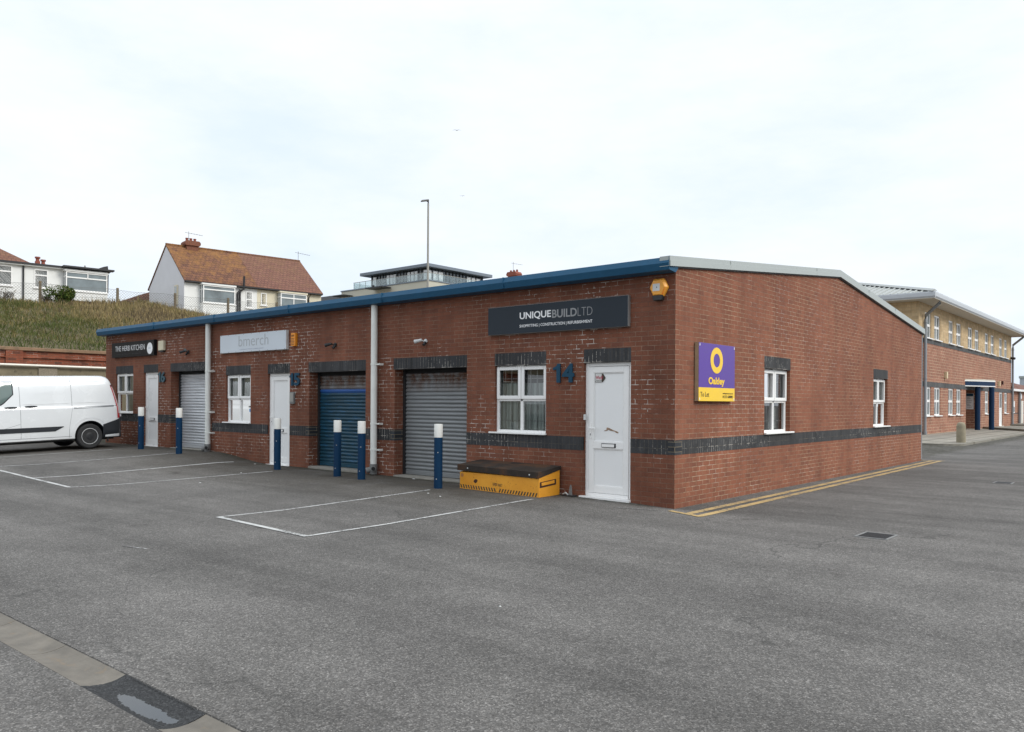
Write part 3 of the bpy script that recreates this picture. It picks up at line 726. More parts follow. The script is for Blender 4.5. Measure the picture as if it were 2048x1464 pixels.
# doors
def door(P, u0, u1, zb, z1, rec=.055, lettz=.905, hinge_right=True):
    mb = MB(); fw = .06
    mb.box(u0, u0 + fw, rec, rec + .08, zb + .045, z1, 0, P); mb.box(u1 - fw, u1, rec, rec + .08, zb + .045, z1, 0, P); mb.box(u0 + fw, u1 - fw, rec, rec + .08, z1 - fw, z1, 0, P)
    d = mb.build('door', 'upvc', bld, bevel=.006)
    a, b, c, e = u0 + fw + .005, u1 - fw - .005, zb + .10, z1 - fw - .006
    mb = MB(); s = .095; mid = lettz; f = rec - .006
    mb.box(a, a + s, f, f + .05, c, e, 0, P); mb.box(b - s, b, f, f + .05, c, e, 0, P)
    for zz in ((c, c + .11), (mid - .055, mid + .055), (e - s, e)): mb.box(a + s, b - s, f, f + .05, zz[0], zz[1], 0, P)
    mb.build('leaf_frame', 'upvc', d, bevel=.005)
    for z0, zt in ((c + .11, mid - .055), (mid + .055, e - s)):
        mb = MB(); mb.box(a + s, b - s, f + .022, f + .05, z0, zt, 0, P); mb.build('panel', 'upvc_panel', d)
        mb = MB(); w = .014
        for q in ((a + s, a + s + w, z0, zt), (b - s - w, b - s, z0, zt), (a + s + w, b - s - w, z0, z0 + w), (a + s + w, b - s - w, zt - w, zt)): mb.box(q[0], q[1], f + .008, f + .0215, q[2], q[3], 0, P)
        mb.build('panel_bead', 'upvc', d, bevel=.004)
    mb = MB(); mb.box(u0 - .06, u1 + .012, -.05, rec + .08, zb, zb + .042, 0, P); mb.box(a - .003, b + .003, rec - .02, rec + .03, zb + .043, zb + .096, 0, P); mb.build('threshold', 'upvc', d, bevel=.005)
    um = (a + b) / 2 + .01
    mb = MB(); mb.box(um - .135, um + .135, f - .012, f, lettz - .034, lettz + .034, 0, P); lb = mb.build('letterbox', 'black', d, bevel=.004)
    mb = MB(); mb.box(um - .122, um + .112, f - .02, f - .0122, lettz - .024, lettz + .022, 0, P); mb.build('letterbox_flap', 'upvc', d)
    hx = a + .045
    mb = MB(); mb.box(hx - .018, hx + .018, f - .012, f, .98 + zb, 1.24 + zb, 0, P); mb.box(hx - .01, hx + .01, f - .05, f - .012, 1.14 + zb, 1.16 + zb, 0, P); mb.box(hx - .01, hx + .12, f - .06, f - .045, 1.138 + zb, 1.162 + zb, 0, P)
    mb.build('handle', 'upvc', d, bevel=.004)
    mb = MB(); mb.box(hx - .007, hx + .007, f - .016, f - .0121, 1.03 + zb, 1.06 + zb, 0, P); mb.build('keyhole', 'iron', d)
    return d
d14 = door(FP, *DR[0][:2], .03, 2.24)
mb = MB(); mb.prism([(-1.492, 1.925), (-1.345, 1.925), (-1.29, 1.995), (-1.345, 2.068), (-1.492, 2.068)], .060, .068, FP); st = mb.build('sticker', 'ink_dark', d14)
mb = MB(); mb.prism([(-1.484, 1.933), (-1.362, 1.933), (-1.362, 2.060), (-1.484, 2.060)], .058, .0605, FP); mb.build('sticker_face', 'paper', d14)
letters(d14, 'Which?', FP, (-1.476, -1.335, 1.97, 2.03), .0578, 'ink_red', .01, .002)
letters(d14, 'Trusted trader', FP, (-1.474, -1.352, 1.945, 1.962), .0578, 'ink_dark', .0, .002)
mb = MB(); mb.prism([(-1.318, 1.146), (-1.29, 1.150), (-1.27, 1.158), (-1.262, 1.195), (-1.22, 1.187), (-1.17, 1.168), (-1.13, 1.152), (-1.08, 1.139), (-1.045, 1.125), (-1.05, 1.108), (-1.085, 1.112), (-1.11, 1.132), (-1.16, 1.14), (-1.205, 1.148), (-1.235, 1.158), (-1.255, 1.143), (-1.30, 1.135)], .0655, .0695, FP)
mb.build('scuff_mark', 'scuff', d14)
d15 = door(FP, *DR[1][:2], .06, 2.24)
d16 = door(FP, *DR[2][:2], .25, 2.39, lettz=1.06)
mb = MB(); mb.box(-1.665, -1.635, -.012, .03, 1.31, 1.40); mb.build('lock_plate', 'label_grey', d14)

# roller shutters
def shut(u0, u1, z0, z1, zones, parent=bld):
    rail = MB(); rail.box(u0 + .003, u0 + .065, .225, .30, z0 + .002, z1 - .004); rail.box(u1 - .065, u1 - .003, .225, .30, z0 + .002, z1 - .004)
    s = rail.build('roller_shutter', 'black', parent)
    mb = MB(); mb.box(u0 + .065, u1 - .065, .262, .30, z1 - .075, z1 - .004); mb.build('head_recess_shade', 'dark_gap', s)  # near-black strip paints the shade of the recess above the slats
    pitch = .0765
    for (a, b, m) in zones:
        mb = MB(); z = a; prof = []
        n = max(1, round((b - a) / pitch)); p = (b - a) / n
        for i in range(n):
            for t, dd in ((0, .0), (.10, -.002), (.22, -.015), (.42, -.0225), (.62, -.0225), (.82, -.014), (.93, -.002)): prof.append((a + (i + t) * p, .272 + dd))
        prof.append((b, .272))
        for (za, da), (zb, db) in zip(prof, prof[1:]):
            mb.face([(u0 + .06, da, za), (u1 - .06, da, za), (u1 - .06, db, zb), (u0 + .06, db, zb)])
        mb.build('slat_curtain', m, s, smooth_='all')
    mb = MB(); mb.box(u0 + .066, u1 - .066, .25, .285, z0 + .005, z0 + .10); mb.build('bottom_rail', zones[0][2], s, bevel=.008)
    return s
shut(-6.31, -4.31, .125, 2.238, [(.225, 2.17, 'shutter_grey')])
shut(-9.17, -7.21, .145, 2.238, [(.245, 1.78, 'shutter_blue'), (1.78, 1.86, 'shutter_bright'), (1.86, 2.17, 'shutter_grey')])
shut(-15.52, -13.59, .31, 2.388, [(.41, 2.32, 'shutter_galv')])
for o, zt in zip(SH, (.123, .143, .308)):
    mb = MB(); mb.box(o[0] + .004, o[1] - .004, -.03, .6, -.1, zt); mb.build('concrete_apron', 'concrete', bld, bevel=.01)

# downpipes
def downpipe(x, zt, zb, m='pipe_cream', shoe=True):
    mb = MB(); mb.tube([(x, -.105, zt), (x, -.105, zb + .26)], .066, 20); p = mb.build('downpipe', m, bld, smooth_=True)
    for z in (zb + .55, zb + 1.08, 2.35):
        mb = MB(); mb.tube([(x, -.105, z - .02), (x, -.105, z + .02)], .073, 20); mb.box(x + .06, x + .17, -.11, -.095, z - .012, z + .012); mb.box(x + .14, x + .17, -.10, -.002, z - .02, z + .02); mb.build('bracket', m, p)
    mb = MB(); mb.tube([(x, -.105, zb + .26), (x, -.105, zb + .05)], .078, 20); mb.tube([(x - .005, -.105, zb + .16), (x - .09, -.22, zb + .12)], .06, 14); mb.tube([(x + .02, -.105, zb + .15), (x + .11, -.20, zb + .17)], .055, 14)
    mb.build('gully_shoe', 'iron', p, smooth_=True)
    mb = MB(); mb.tube([(x + .112, -.202, zb + .1705), (x + .122, -.212, zb + .173)], .04, 14); mb.build('shoe_mouth', 'dark_gap', p)
downpipe(-6.82, 3.56, .06); downpipe(-13.37, 3.56, .22)
mb = MB(); mb.tube([(-.06, YB + .09, 3.62), (-.06, YB + .09, .05)], .06, 14); mb.build('downpipe', 'pipe_grey', bld, smooth_=True)

# ------------------------------------------------------------------ things fixed to the front
def board(name, label, cat, P, u0, u1, z0, z1, th, face, edge, bev=.004):
    c = P((u0 + u1) / 2, 0, z0); t = thing(name, label, cat, c)
    mb = MB(); mb.box(u0, u1, -th, -.004, z0, z1, 0, P); mb.build('tray', edge, t, bevel=bev)
    mb = MB(); mb.box(u0 + .004, u1 - .004, -th - .003, -th - .0002, z0 + .004, z1 - .004, 0, P); mb.build('face', face, t)
    return t
s = board('shop_sign', 'long slate grey signboard with white and grey bold lettering over the nearest door', 'sign', FP, -3.72, -.785, 2.785, 3.275, .075, 'sign_slate', 'sign_edge')
D = -.0785
letters(s, 'UNIQUE', FP, (-2.979, -2.297, 3.008, 3.148), D, 'ink_white', .018)
letters(s, 'BUILD', FP, (-2.272, -1.765, 3.008, 3.146), D, 'ink_grey', .018)
letters(s, 'LTD', FP, (-1.745, -1.455, 3.010, 3.145), D, 'ink_grey', -.018)
letters(s, 'SHOPFITTING | CONSTRUCTION | REFURBISHMENT', FP, (-2.981, -1.456, 2.872, 2.935), D, 'ink_white', .004)
s = board('shop_sign', 'silver grey signboard with faint grey lettering in the middle of the row', 'sign', FP, -12.83, -9.96, 2.785, 3.23, .075, 'sign_silver', 'label_grey')
letters(s, 'bmerch', FP, (-11.967, -10.68, 2.925, 3.185), D, 'ink_silver', -.008)
letters(s, 'GARMENT PRINT | EMBROIDERY', FP, (-11.93, -10.86, 2.835, 2.862), D, 'ink_faint', -.006)
mb = MB()
for i in range(9):
    for z in (2.80, 3.215): mb.lathe([(.008, -.0825), (.008, -.0785)], (-12.78 + i * .346, 0, z), 'Y', 8)
mb.build('fixing_screws', 'iron', s)
s = board('shop_sign', 'black signboard with thin white capitals and a white disc above the white van', 'sign', FP, -19.01, -16.33, 2.865, 3.305, .09, 'sign_black', 'sign_black')
letters(s, 'THE HERB KITCHEN', FP, (-18.765, -16.88, 3.047, 3.200), -.0935, 'ink_white', -.012, spacing=1.05)
letters(s, 'natural food company', FP, (-18.7, -17.1, 2.93, 2.972), -.0935, 'ink_dim', -.01)
mb = MB(); mb.lathe([(.163, -.097), (.163, -.0935)], (-16.575, 0, 3.066), 'Y', 40); mb.build('disc', 'ink_white', s)
letters(s, 'thk', FP, (-16.66, -16.50, 3.05, 3.10), -.0972, 'ink_faint', -.01)

def number(string, label, box, m, group=None):
    t = thing('house_number', label, 'number', ((box[0] + box[1]) / 2, -.02, box[2]))
    u0, u1, z0, z1 = box; w, h = u1 - u0, z1 - z0
    mb = MB(); k = .34 * w                                  # a flagged 1, then the second figure
    mb.prism([(u0 + k * .48, z0), (u0 + k, z0), (u0 + k, z1), (u0 + k * .58, z1), (u0 + k * .50, z1 - h * .10), (u0 + k * .25, z1 - h * .17), (u0, z1 - h * .19), (u0, z1 - h * .34), (u0 + k * .48, z1 - h * .29)], -.042, -.02, FP)
    mb.build('digit', m, t)
    letters(t, string[1], FP, (u0 + .43 * w, u1, z0, z1), -.02, m, .03, .022, name='digit')
    mb = MB(); x = u0 + k * .75
    mb.box(x - .01, x + .01, -.021, -.001, z0 + .1, z0 + .13); mb.build('stud', 'iron', t)
number('14', 'blue metal number 14 on the brick between window and door', (-2.275, -1.845, 1.925, 2.24), 'number_blue')
number('15', 'blue metal number 15 beside the middle door', (-9.882, -9.49, 1.945, 2.232), 'number_blue')
number('16', 'dull teal metal number 16 beside the farthest door', (-16.196, -15.80, 2.10, 2.39), 'number_teal')

# alarm boxes
t = thing('alarm_box', 'hexagonal orange alarm box high on the corner of the brick unit', 'alarm', (-.25, 0, 3.15))
cx, cz = -.262, 3.345
hexp = [(-.155, .0), (-.085, .135), (.085, .135), (.155, .0), (.085, -.135), (-.085, -.135)]
mb = MB(); n = 6
for (sx, d) in ((1., -.002), (1., -.05), (.80, -.095)): mb.v += [(cx + a * sx, d, cz + b * sx) for a, b in hexp]
for r_ in range(2):
    for i in range(6): j = (i + 1) % 6; mb.f.append((r_ * 6 + i, r_ * 6 + j, r_ * 6 + 6 + j, r_ * 6 + 6 + i)); mb.m.append(0)
mb.f += [tuple(range(6)), tuple(range(12, 18))]; mb.m += [0, 0]
mb.build('cover', 'orange_box', t, bevel=.006)
mb = MB(); mb.box(cx - .075, cx + .045, -.099, -.0955, cz - .055, cz + .055); mb.build('label', 'label_grey', t)
mb = MB(); mb.box(cx - .012, cx + .0, -.1005, -.0992, cz - .01, cz + .01); mb.build('label_dot', 'ink_dark', t)
mb = MB()
for i in range(6): mb.box(cx + .055, cx + .13 - .008 * i, -.0935 + .0, -.052, cz - .02 - .019 * i, cz - .013 - .019 * i)
mb.build('sounder_slots', 'orange_deep', t)
mb = MB(); mb.prism([(cx - .095, cz - .12), (cx + .085, cz - .12), (cx + .065, cz - .195), (cx - .075, cz - .195)], -.085, -.003, FP); mb.build('strobe', 'black', t, bevel=.006)
t = thing('alarm_box', 'narrow orange alarm box at the end of the silver sign', 'alarm', (-9.7, 0, 2.84))
mb = MB(); mb.prism([(-9.79, 2.85), (-9.62, 2.84), (-9.61, 3.12), (-9.64, 3.145), (-9.78, 3.15)], -.075, -.002, FP); mb.build('cover', 'orange_deep', t, bevel=.012)
letters(t, 'ADT', FP, (-9.76, -9.65, 3.06, 3.10), -.0765, 'ink_dark', .01)
mb = MB()
for i in range(5): mb.box(-9.765, -9.65 - .01 * (i % 2), -.0775, -.0755, 3.01 - i * .033, 3.022 - i * .033)
mb.build('small_print', 'ink_dark', t)
t = thing('alarm_box', 'cream alarm box beside the black sign', 'alarm', (-15.97, 0, 2.95))
mb = MB(); mb.box(-16.12, -15.82, -.08, -.002, 2.985, 3.255); mb.build('cover', 'cream_box', t, bevel=.012)
mb = MB(); mb.box(-16.10, -15.84, -.075, -.003, 2.945, 2.984); mb.build('strobe', 'black', t)
mb = MB(); mb.lathe([(.01, -.083), (.01, -.0805)], (-15.87, 0, 3.01), 'Y', 10); mb.build('screw', 'iron', t)

def camera_unit(x, z, label, body, twin=False, cat='security light'):
    t = thing('wall_light', label, cat, (x, 0, z), 'security lights above the shutters')
    mb = MB(); mb.lathe([(.04, -.025), (.04, -.002)], (x, 0, z), 'Y', 14); mb.build('base', body, t)
    mb = MB(); mb.tube([(x, -.025, z), (x - .01, -.06, z - .01), (x - .02, -.09, z + .01)], .012, 8); mb.build('arm', body, t)
    for k in range(2 if twin else 1):
        ax, bx = (x - .03, x - .15) if k == 0 else (x + .0, x + .12)
        mb = MB(); mb.tube([(ax, -.09, z + .015), (bx, -.17, z - .02 + .05 * k)], .026, 12, r2=.04); mb.build('head', body, t, smooth_=True)
        mb = MB(); d = .004 if bx > ax else -.004; mb.tube([(bx + d * .1, -.1702, z - .0202 + .05 * k), (bx + d, -.173, z - .0215 + .05 * k)], .034, 12); mb.build('lens', 'glass_far', t)
    mb = MB(); mb.tube([(x + .02, -.04, z - .03), (x + .02, -.09, z - .085)], .028, 10); mb.build('sensor', 'black', t, smooth_=True)
camera_unit(-14.55, 2.90, 'black twin headed security light above the galvanised shutter', 'black', True)
camera_unit(-8.22, 2.82, 'small black security light above the blue shutter', 'black')
camera_unit(-5.40, 2.77, 'pale grey security light above the nearest grey shutter', 'label_grey')

t = thing('meter_box', 'small grey entry panel on the brick beside the middle door', 'entry panel', (-9.77, 0, 1.53))
mb = MB(); mb.box(-9.86, -9.70, -.05, -.002, 1.53, 1.80); mb.build('case', 'iron', t, bevel=.008)
mb = MB(); mb.box(-9.845, -9.715, -.054, -.0505, 1.58, 1.785); mb.build('lid', 'steel_post', t)

# estate agent board
t = thing('to_let_board', 'purple and yellow letting board fixed on the gable wall', 'board', (0, 1.24, 1.63))
mb = MB(); mb.box(.60, 1.88, -.075, -.01, 1.627, 2.545, 0, SP); mb.build('backing', 'wood', t)
mb = MB(); mb.box(.602, 1.878, -.079, -.0755, 1.843, 2.543, 0, SP); mb.build('purple_panel', 'purple', t)
mb = MB(); mb.box(.602, 1.878, -.0795, -.0755, 1.628, 1.8425, 0, SP); mb.build('yellow_panel', 'board_yellow', t)
mb = MB(); cu_, cz_ = 1.212, 2.282; n = 48
for i in range(n):
    a, b = 2 * math.pi * i / n, 2 * math.pi * (i + 1) / n
    q = [(cu_ + r1 * math.cos(w_), cz_ + r2 * math.sin(w_)) for (r1, r2, w_) in ((.112, .11, a), (.220, .209, a), (.220, .209, b), (.112, .11, b))]
    mb.face([SP(u, -.0815, z) for u, z in q])
mb.build('ring', 'board_yellow', t)
letters(t, 'Oakley', SP, (.928, 1.497, 1.862, 2.010), -.0793, 'board_yellow', .035)
letters(t, 'To Let', SP, (.657, .952, 1.697, 1.772), -.0797, 'ink_dark', .0)
letters(t, 'oakleyproperty.com', SP, (1.434, 1.812, 1.738, 1.768), -.0797, 'ink_dark', -.005)
letters(t, '01273 688882', SP, (1.434, 1.812, 1.680, 1.722), -.0797, 'ink_dark', .0)
mb = MB()
for u in (.63, 1.85):
    for z in (2.51, 1.66): mb.box(u - .008, u + .008, -.083, -.0797, z - .02, z + .02, 0, SP)
mb.build('fixing_clips', 'ink_white', t)

# bollards
def make_bollard(x, y, h, label):
    z = g(x, y)
    t = thing('bollard', label, 'bollard', (x, y, z), 'navy bollards with white tops')
    mb = MB(); mb.lathe([(.075, -.03), (.075, h - .235)], (x, y, z), 'Z', 28); mb.build('post', 'blue_paint', t, smooth_=True)
    mb = MB(); mb.lathe([(.076, h - .234), (.076, h - .012), (.072, h - .003), (.06, h)], (x, y, z), 'Z', 28); mb.build('cap', 'white_cap', t, smooth_=True)
    mb = MB()
    for zz, aa in ((.16, -1.2), (.62, -.9)): mb.box(x + .075 * math.cos(aa) - .006, x + .075 * math.cos(aa) + .006, y + .075 * math.sin(aa) - .006, y + .075 * math.sin(aa) + .006, z + zz, z + zz + .012)
    mb.build('bolt', 'label_grey', t)
    return t
def copy_thing(t, loc, label):
    c = t.copy(); C.objects.link(c); c.location = loc; c['label'] = label
    for ch in t.children:
        k = ch.copy(); C.objects.link(k); k.parent = c; k.matrix_parent_inverse = ch.matrix_parent_inverse.copy()
        for gch in ch.children: q = gch.copy(); C.objects.link(q); q.parent = k
    return c
b0 = make_bollard(-4.09, -.94, 1.12, 'blue bollard with white top in front of the nearest grey shutter')
for (x, y, lb) in ((-6.26, -.87, 'blue bollard with white top in front of the right edge of the blue shutter'), (-7.10, -.80, 'blue bollard with white top in front of the middle of the blue shutter'),
                   (-9.28, -.74, 'blue bollard with white top in front of the middle white door'), (-13.05, -1.03, 'blue bollard with white top left of the galvanised shutter'), (-15.45, -.85, 'blue bollard with white top between the van and the farthest door')):
    copy_thing(b0, (x, y, g(x, y)), lb)

# tool vault
vx0, vx1, vy0, vy1, vz = -3.872, -2.10, -.625, -.07, .03
t = thing('tool_vault', 'yellow steel site tool chest with dark lid and hazard stripes', 'tool chest', ((vx0 + vx1) / 2, (vy0 + vy1) / 2, vz))
mb = MB(); mb.hexa([(vx0, vy0, .072), (vx1, vy0, .038), (vx1, vy1, .06), (vx0, vy1, .09), (vx0, vy0, .37), (vx1, vy0, .36), (vx1, vy1, .475), (vx0, vy1, .485)]); mb.build('body', 'vault', t, bevel=.006)
mb = MB()
mb.hexa([(vx0 - .04, vy0 - .025, .398), (vx1 + .006, vy0 - .025, .362), (vx1 + .014, vy1 + .02, .478), (vx0 - .04, vy1 + .02, .490), (vx0 - .04, vy0 - .025, .500), (vx1 + .006, vy0 - .025, .464), (vx1 + .014, vy1 + .02, .538), (vx0 - .04, vy1 + .02, .556)])
ld = mb.build('lid', 'vault_lid', t, bevel=.003)
for u in (-3.66, -2.28): mb = MB(); mb.lathe([(.012, vy0 - .030), (.012, vy0 - .0255)], (u, 0, .445 if u < -3 else .415), 'Y', 10); mb.build('rivet', 'label_grey', ld)
def vfront(u): return .072 + (.038 - .072) * (u - vx0) / (vx1 - vx0)
for side_ in (0, 1):
    mb = MB()
    for i in range(24):
        a = (vx0 + .012 if side_ == 0 else -2.965) + i * .060
        if a > (-3.03 if side_ == 0 else -2.16): continue
        z0 = vfront(a) + .022; q = ((.026, .056, .028, 0) if side_ == 0 else (0, .028, .056, .028))
        mb.prism([(a + q[0], z0), (a + q[1], z0), (a + q[2], z0 + .062), (a + q[3], z0 + .062)], vy0 - .0015, vy0 - .0003, FP)
    mb.build('hazard_stripes', 'ink_dark', t)
letters(t, 'VAN', FP, (-3.10, -3.00, .175, .232), vy0 - .0003, 'ink_dark', .012, .0015)
letters(t, 'VAULT', FP, (-2.985, -2.885, .172, .222), vy0 - .0003, 'ink_dark', .012, .0015)
mb = MB(); mb.prism([(-3.54, .215), (-3.50, .19), (-3.47, .205), (-3.445, .235), (-3.46, .26), (-3.50, .262), (-3.53, .245)], vy0 - .0016, vy0 - .0003, FP); mb.build('paint_chip', 'vault_rust', t)
mb = MB(); mb.prism([(vx0 + .06 + .034 * math.cos(q * math.pi / 10), .315 + .034 * math.sin(q * math.pi / 10)) for q in range(20)], vy0 - .0016, vy0 - .0003, FP); mb.build('round_badge', 'vault_badge', t)
mb = MB()                                         # recessed grab handle on the end
EPn = lambda u, d, z: (vx1 - d, u, z)
mb.prism([(-.605, .205), (-.17, .235), (-.17, .330), (-.605, .300)], -.0015, -.0003, EPn); hr = mb.build('handle_recess', 'vault_rust', t)
mb = MB(); mb.prism([(-.565, .238), (-.225, .262), (-.225, .312), (-.565, .288)], -.012, -.0018, EPn); mb.build('handle', 'vault', t, bevel=.004)
# bracket by the wall
t = thing('metal_bracket', 'small rusty metal stub standing on the tarmac between chest and door', 'bracket', (-1.86, -.1, g(-1.86, -.1)))
mb = MB(); z = g(-1.86, -.1); mb.box(-1.99, -1.76, -.16, -.05, z, z + .022); mb.build('foot', 'black', t)
mb = MB(); mb.prism([(-1.885, z + .02), (-1.825, z + .02), (-1.835, z + .15), (-1.848, z + .19), (-1.862, z + .15)], -.12, -.09, FP); mb.build('stub', 'iron', t)
mb = MB(); mb.tube([(-1.99, -.12, z + .03), (-1.93, -.13, z + .06), (-1.90, -.11, z + .02)], .012, 8); mb.build('loop', 'litter', t)

# scraps of litter
for i, (x, y, s) in enumerate(((-9.3, -1.6, .035), (-8.4, -3.0, .045), (-5.6, -.12, .05), (-3.75, -1.5, .03), (-3.35, -1.62, .03), (-10.95, -.25, .045), (1.86, -6.1, .014))):
    mb = MB(); z = g(x, y)
    pp = [(x + s * (.6 + .5 * random.random()) * math.cos(q), y + s * (.35 + .3 * random.random()) * math.sin(q)) for q in [k * 1.047 for k in range(6)]]
    k = len(mb.v); mb.v += [(a, b, z + .001) for a, b in pp] + [(a * .5 + x * .5, b * .5 + y * .5, z + .006 + .005 * random.random()) for a, b in pp]
    mb.f += [tuple(range(5, -1, -1)), tuple(range(6, 12))]; mb.m += [0, 0]
    for q in range(6): mb.f.append((q, (q + 1) % 6, 6 + (q + 1) % 6, 6 + q)); mb.m.append(0)
    tag(mb.build('litter_scrap', 'litter'), 'small scrap of white litter lying on the dark tarmac', 'litter', 'scraps of white litter on the tarmac')

# ------------------------------------------------------------------ white van (local axes: +X nearside, -Y forward)
van = thing('panel_van', 'white panel van with black rubbing strip parked tail to the brick unit', 'van', (-17.68, -.785, .312), rot=(.033, 0, 0))
SEC = [(.27, .88), (.30, .955), (.45, .982), (.8, .990), (1.08, .986), (1.115, .985), (1.14, .972), (1.2, .962), (1.5, .935), (1.70, .905), (1.79, .88), (1.86, .835), (1.91, .76), (1.945, .64), (1.97, .38), (1.982, 0.)]
def ztop(d): return lerp_table([(2.9, 1.982), (3.15, 1.93), (3.45, 1.70), (4.0, 1.27), (4.3, 1.13), (4.7, .98), (4.88, .80), (4.97, .6)], d)
def hw(d, z):
    zt = ztop(d); zz = .27 + (z - .27) * 1.712 / (zt - .27)
    w = lerp_table(SEC, zz); r = .17
    if d < r: w -= r - math.sqrt(max(0, r * r - (r - d) ** 2))
    if d > 4.1: w -= .34 * ((d - 4.1) / .87) ** 2
    return max(w, 0)
def lean(z): return .25 * max(0, (z - 1.0) / .95) ** 1.35
def yv(d, z): return -(d + lean(z) * max(0, 1 - d / 1.1))
st = [0, .006, .02, .045, .08, .12, .17, .25, .35, .5, .7, .83, 1.0, 1.2, 1.5, 1.8, 2.1, 2.4, 2.7, 2.9, 3.05, 3.2, 3.45, 3.7, 4.0, 4.2, 4.4, 4.6, 4.75, 4.88, 4.97]
mb = MB(); ring = 0
for d in st:
    zt = ztop(d); pts = []
    for z, _ in SEC:
        zz = .27 + (z - .27) * (zt - .27) / 1.712; pts.append((hw(d, zz), zz))
    row = [(w, yv(d, z), z) for w, z in pts] + [(-w, yv(d, z), z) for w, z in pts[-2::-1]]
    ring = len(row); mb.v += row
for i in range(len(st) - 1):
    for j in range(ring):
        k = (j + 1) % ring; mb.f.append((i * ring + j, i * ring + k, (i + 1) * ring + k, (i + 1) * ring + j)); mb.m.append(0)
mb.f.append(tuple(range(ring))); mb.f.append(tuple(range((len(st) - 1) * ring, len(st) * ring))[::-1]); mb.m += [0, 0]
body = mb.build('body', ['van_white', 'van_dark'], van, local=True)
cutm = MB()
for d in (.83, 3.76):
    for s_ in (1, -1): cutm.lathe([(.395, .50 * s_), (.395, 1.2 * s_)], (0, -d, .36), 'X', 40, 1)
cut = cutm.build('cutter_tmp', ['van_white', 'van_dark'])
md = body.modifiers.new('arch', 'BOOLEAN'); md.operation = 'DIFFERENCE'; md.object = cut; md.solver = 'EXACT'
cut.matrix_world = Matrix.Translation(van.location) @ Matrix.Rotation(.033, 4, 'X')
bpy.context.view_layer.update()
dg = bpy.context.evaluated_depsgraph_get()
nm = bpy.data.meshes.new_from_object(body.evaluated_get(dg)); body.modifiers.clear(); old = body.data; body.data = nm; nm.name = 'body'
bpy.data.meshes.remove(old); bpy.data.objects.remove(cut)
nm.shade_smooth(); nm.set_sharp_from_angle(angle=R(34))
def patch(name, m, d0, d1, zb, zt, n=8, mm=4, off=.004, side=1, parent=None, back=.012):
    """sheet following the van's flank between d0..d1 and zb(d)..zt(d)"""
    mb = MB(); zb_ = zb if callable(zb) else (lambda d: zb); zt_ = zt if callable(zt) else (lambda d: zt)
    G = []
    for i in range(n + 1):
        d = d0 + (d1 - d0) * i / n
        for j in range(mm + 1):
            z = zb_(d) + (zt_(d) - zb_(d)) * j / mm; G.append((d, z))
    for o_ in (off, -back):
        mb.v += [(side * (hw(d, z) + o_), yv(d, z), z) for d, z in G]
    k = len(G); w = mm + 1
    for i in range(n):
        for j in range(mm):
            mb.f.append((i * w + j, i * w + j + 1, (i + 1) * w + j + 1, (i + 1) * w + j)); mb.m.append(0)
    border = [i * w for i in range(n + 1)] + [n * w + j for j in range(1, w)] + [i * w + mm for i in range(n - 1, -1, -1)] + [j for j in range(mm - 1, 0, -1)]
    for a, b in zip(border, border[1:] + border[:1]): mb.f.append((a, b, b + k, a + k)); mb.m.append(0)
    return mb.build(name, m, parent or van, smooth_=True, local=True)
for s_ in (1, -1):
    sp_ = lambda d: lerp_table([(1.43, .625), (1.62, .64)], d)
    patch('rubbing_strip', 'van_dark', 1.50, 4.0, lambda d: .515 + max(0, 1.62 - d) * .9, .635, 12, 2, .012, s_)
    patch('door_window', 'glass_van', 2.67, 3.62, lambda d: lerp_table([(2.67, 1.50), (2.92, 1.25), (3.62, 1.21)], d), lambda d: lerp_table([(2.67, 1.79), (3.1, 1.80), (3.62, 1.42)], d), 14, 5, .005, s_)
    patch('window_rubber', 'van_dark', 2.645, 3.65, lambda d: lerp_table([(2.645, 1.49), (2.91, 1.222), (3.65, 1.185)], d), lambda d: lerp_table([(2.645, 1.815), (3.1, 1.825), (3.65, 1.42)], d), 14, 5, .003, s_)
    dh = patch('door_handle', 'van_dark', 2.58, 2.86, lambda d: 1.148 + .6 * (d - 2.72) ** 2, lambda d: 1.185 - .6 * (d - 2.72) ** 2, 8, 2, .032, s_)
    patch('slide_rail', 'gap_grey', .10, 1.24, lambda d: 1.118 - .028 * d, lambda d: 1.162 - .028 * d, 10, 1, .003, s_)
    patch('rear_bumper', 'van_dark', .0, .50, lambda d: .262 + .03 * d, lambda d: .80 - .33 * d, 12, 4, .012, s_)
    for q0, q1, za, zb in ((2.505, 2.513, .36, 1.88), (1.355, 1.363, .33, .55), (1.27, 1.278, 1.1, 1.9)):
        patch('panel_gap', 'gap_grey', q0, q1, za, zb, 1, 14, .0022, s_)
    patch('panel_gap', 'gap_grey', 1.27, 1.363, lambda d: .53 + (1.363 - d) * 6.1, lambda d: .56 + (1.363 - d) * 6.1, 8, 1, .0022, s_)
    patch('panel_gap', 'gap_grey', 2.52, 2.86, lambda d: .735 - (.2 if d > 2.7 else 0) * 0 - (d - 2.52) * .3, lambda d: .741 - (d - 2.52) * .3, 6, 1, .0022, s_)
    patch('sill_line', 'gap_grey', 1.30, 3.3, .355, .364, 10, 1, .002, s_)
patch('door_handle', 'van_dark', 2.12, 2.40, lambda d: 1.165 + .6 * (d - 2.26) ** 2, lambda d: 1.20 - .6 * (d - 2.26) ** 2, 8, 2, .032, 1)
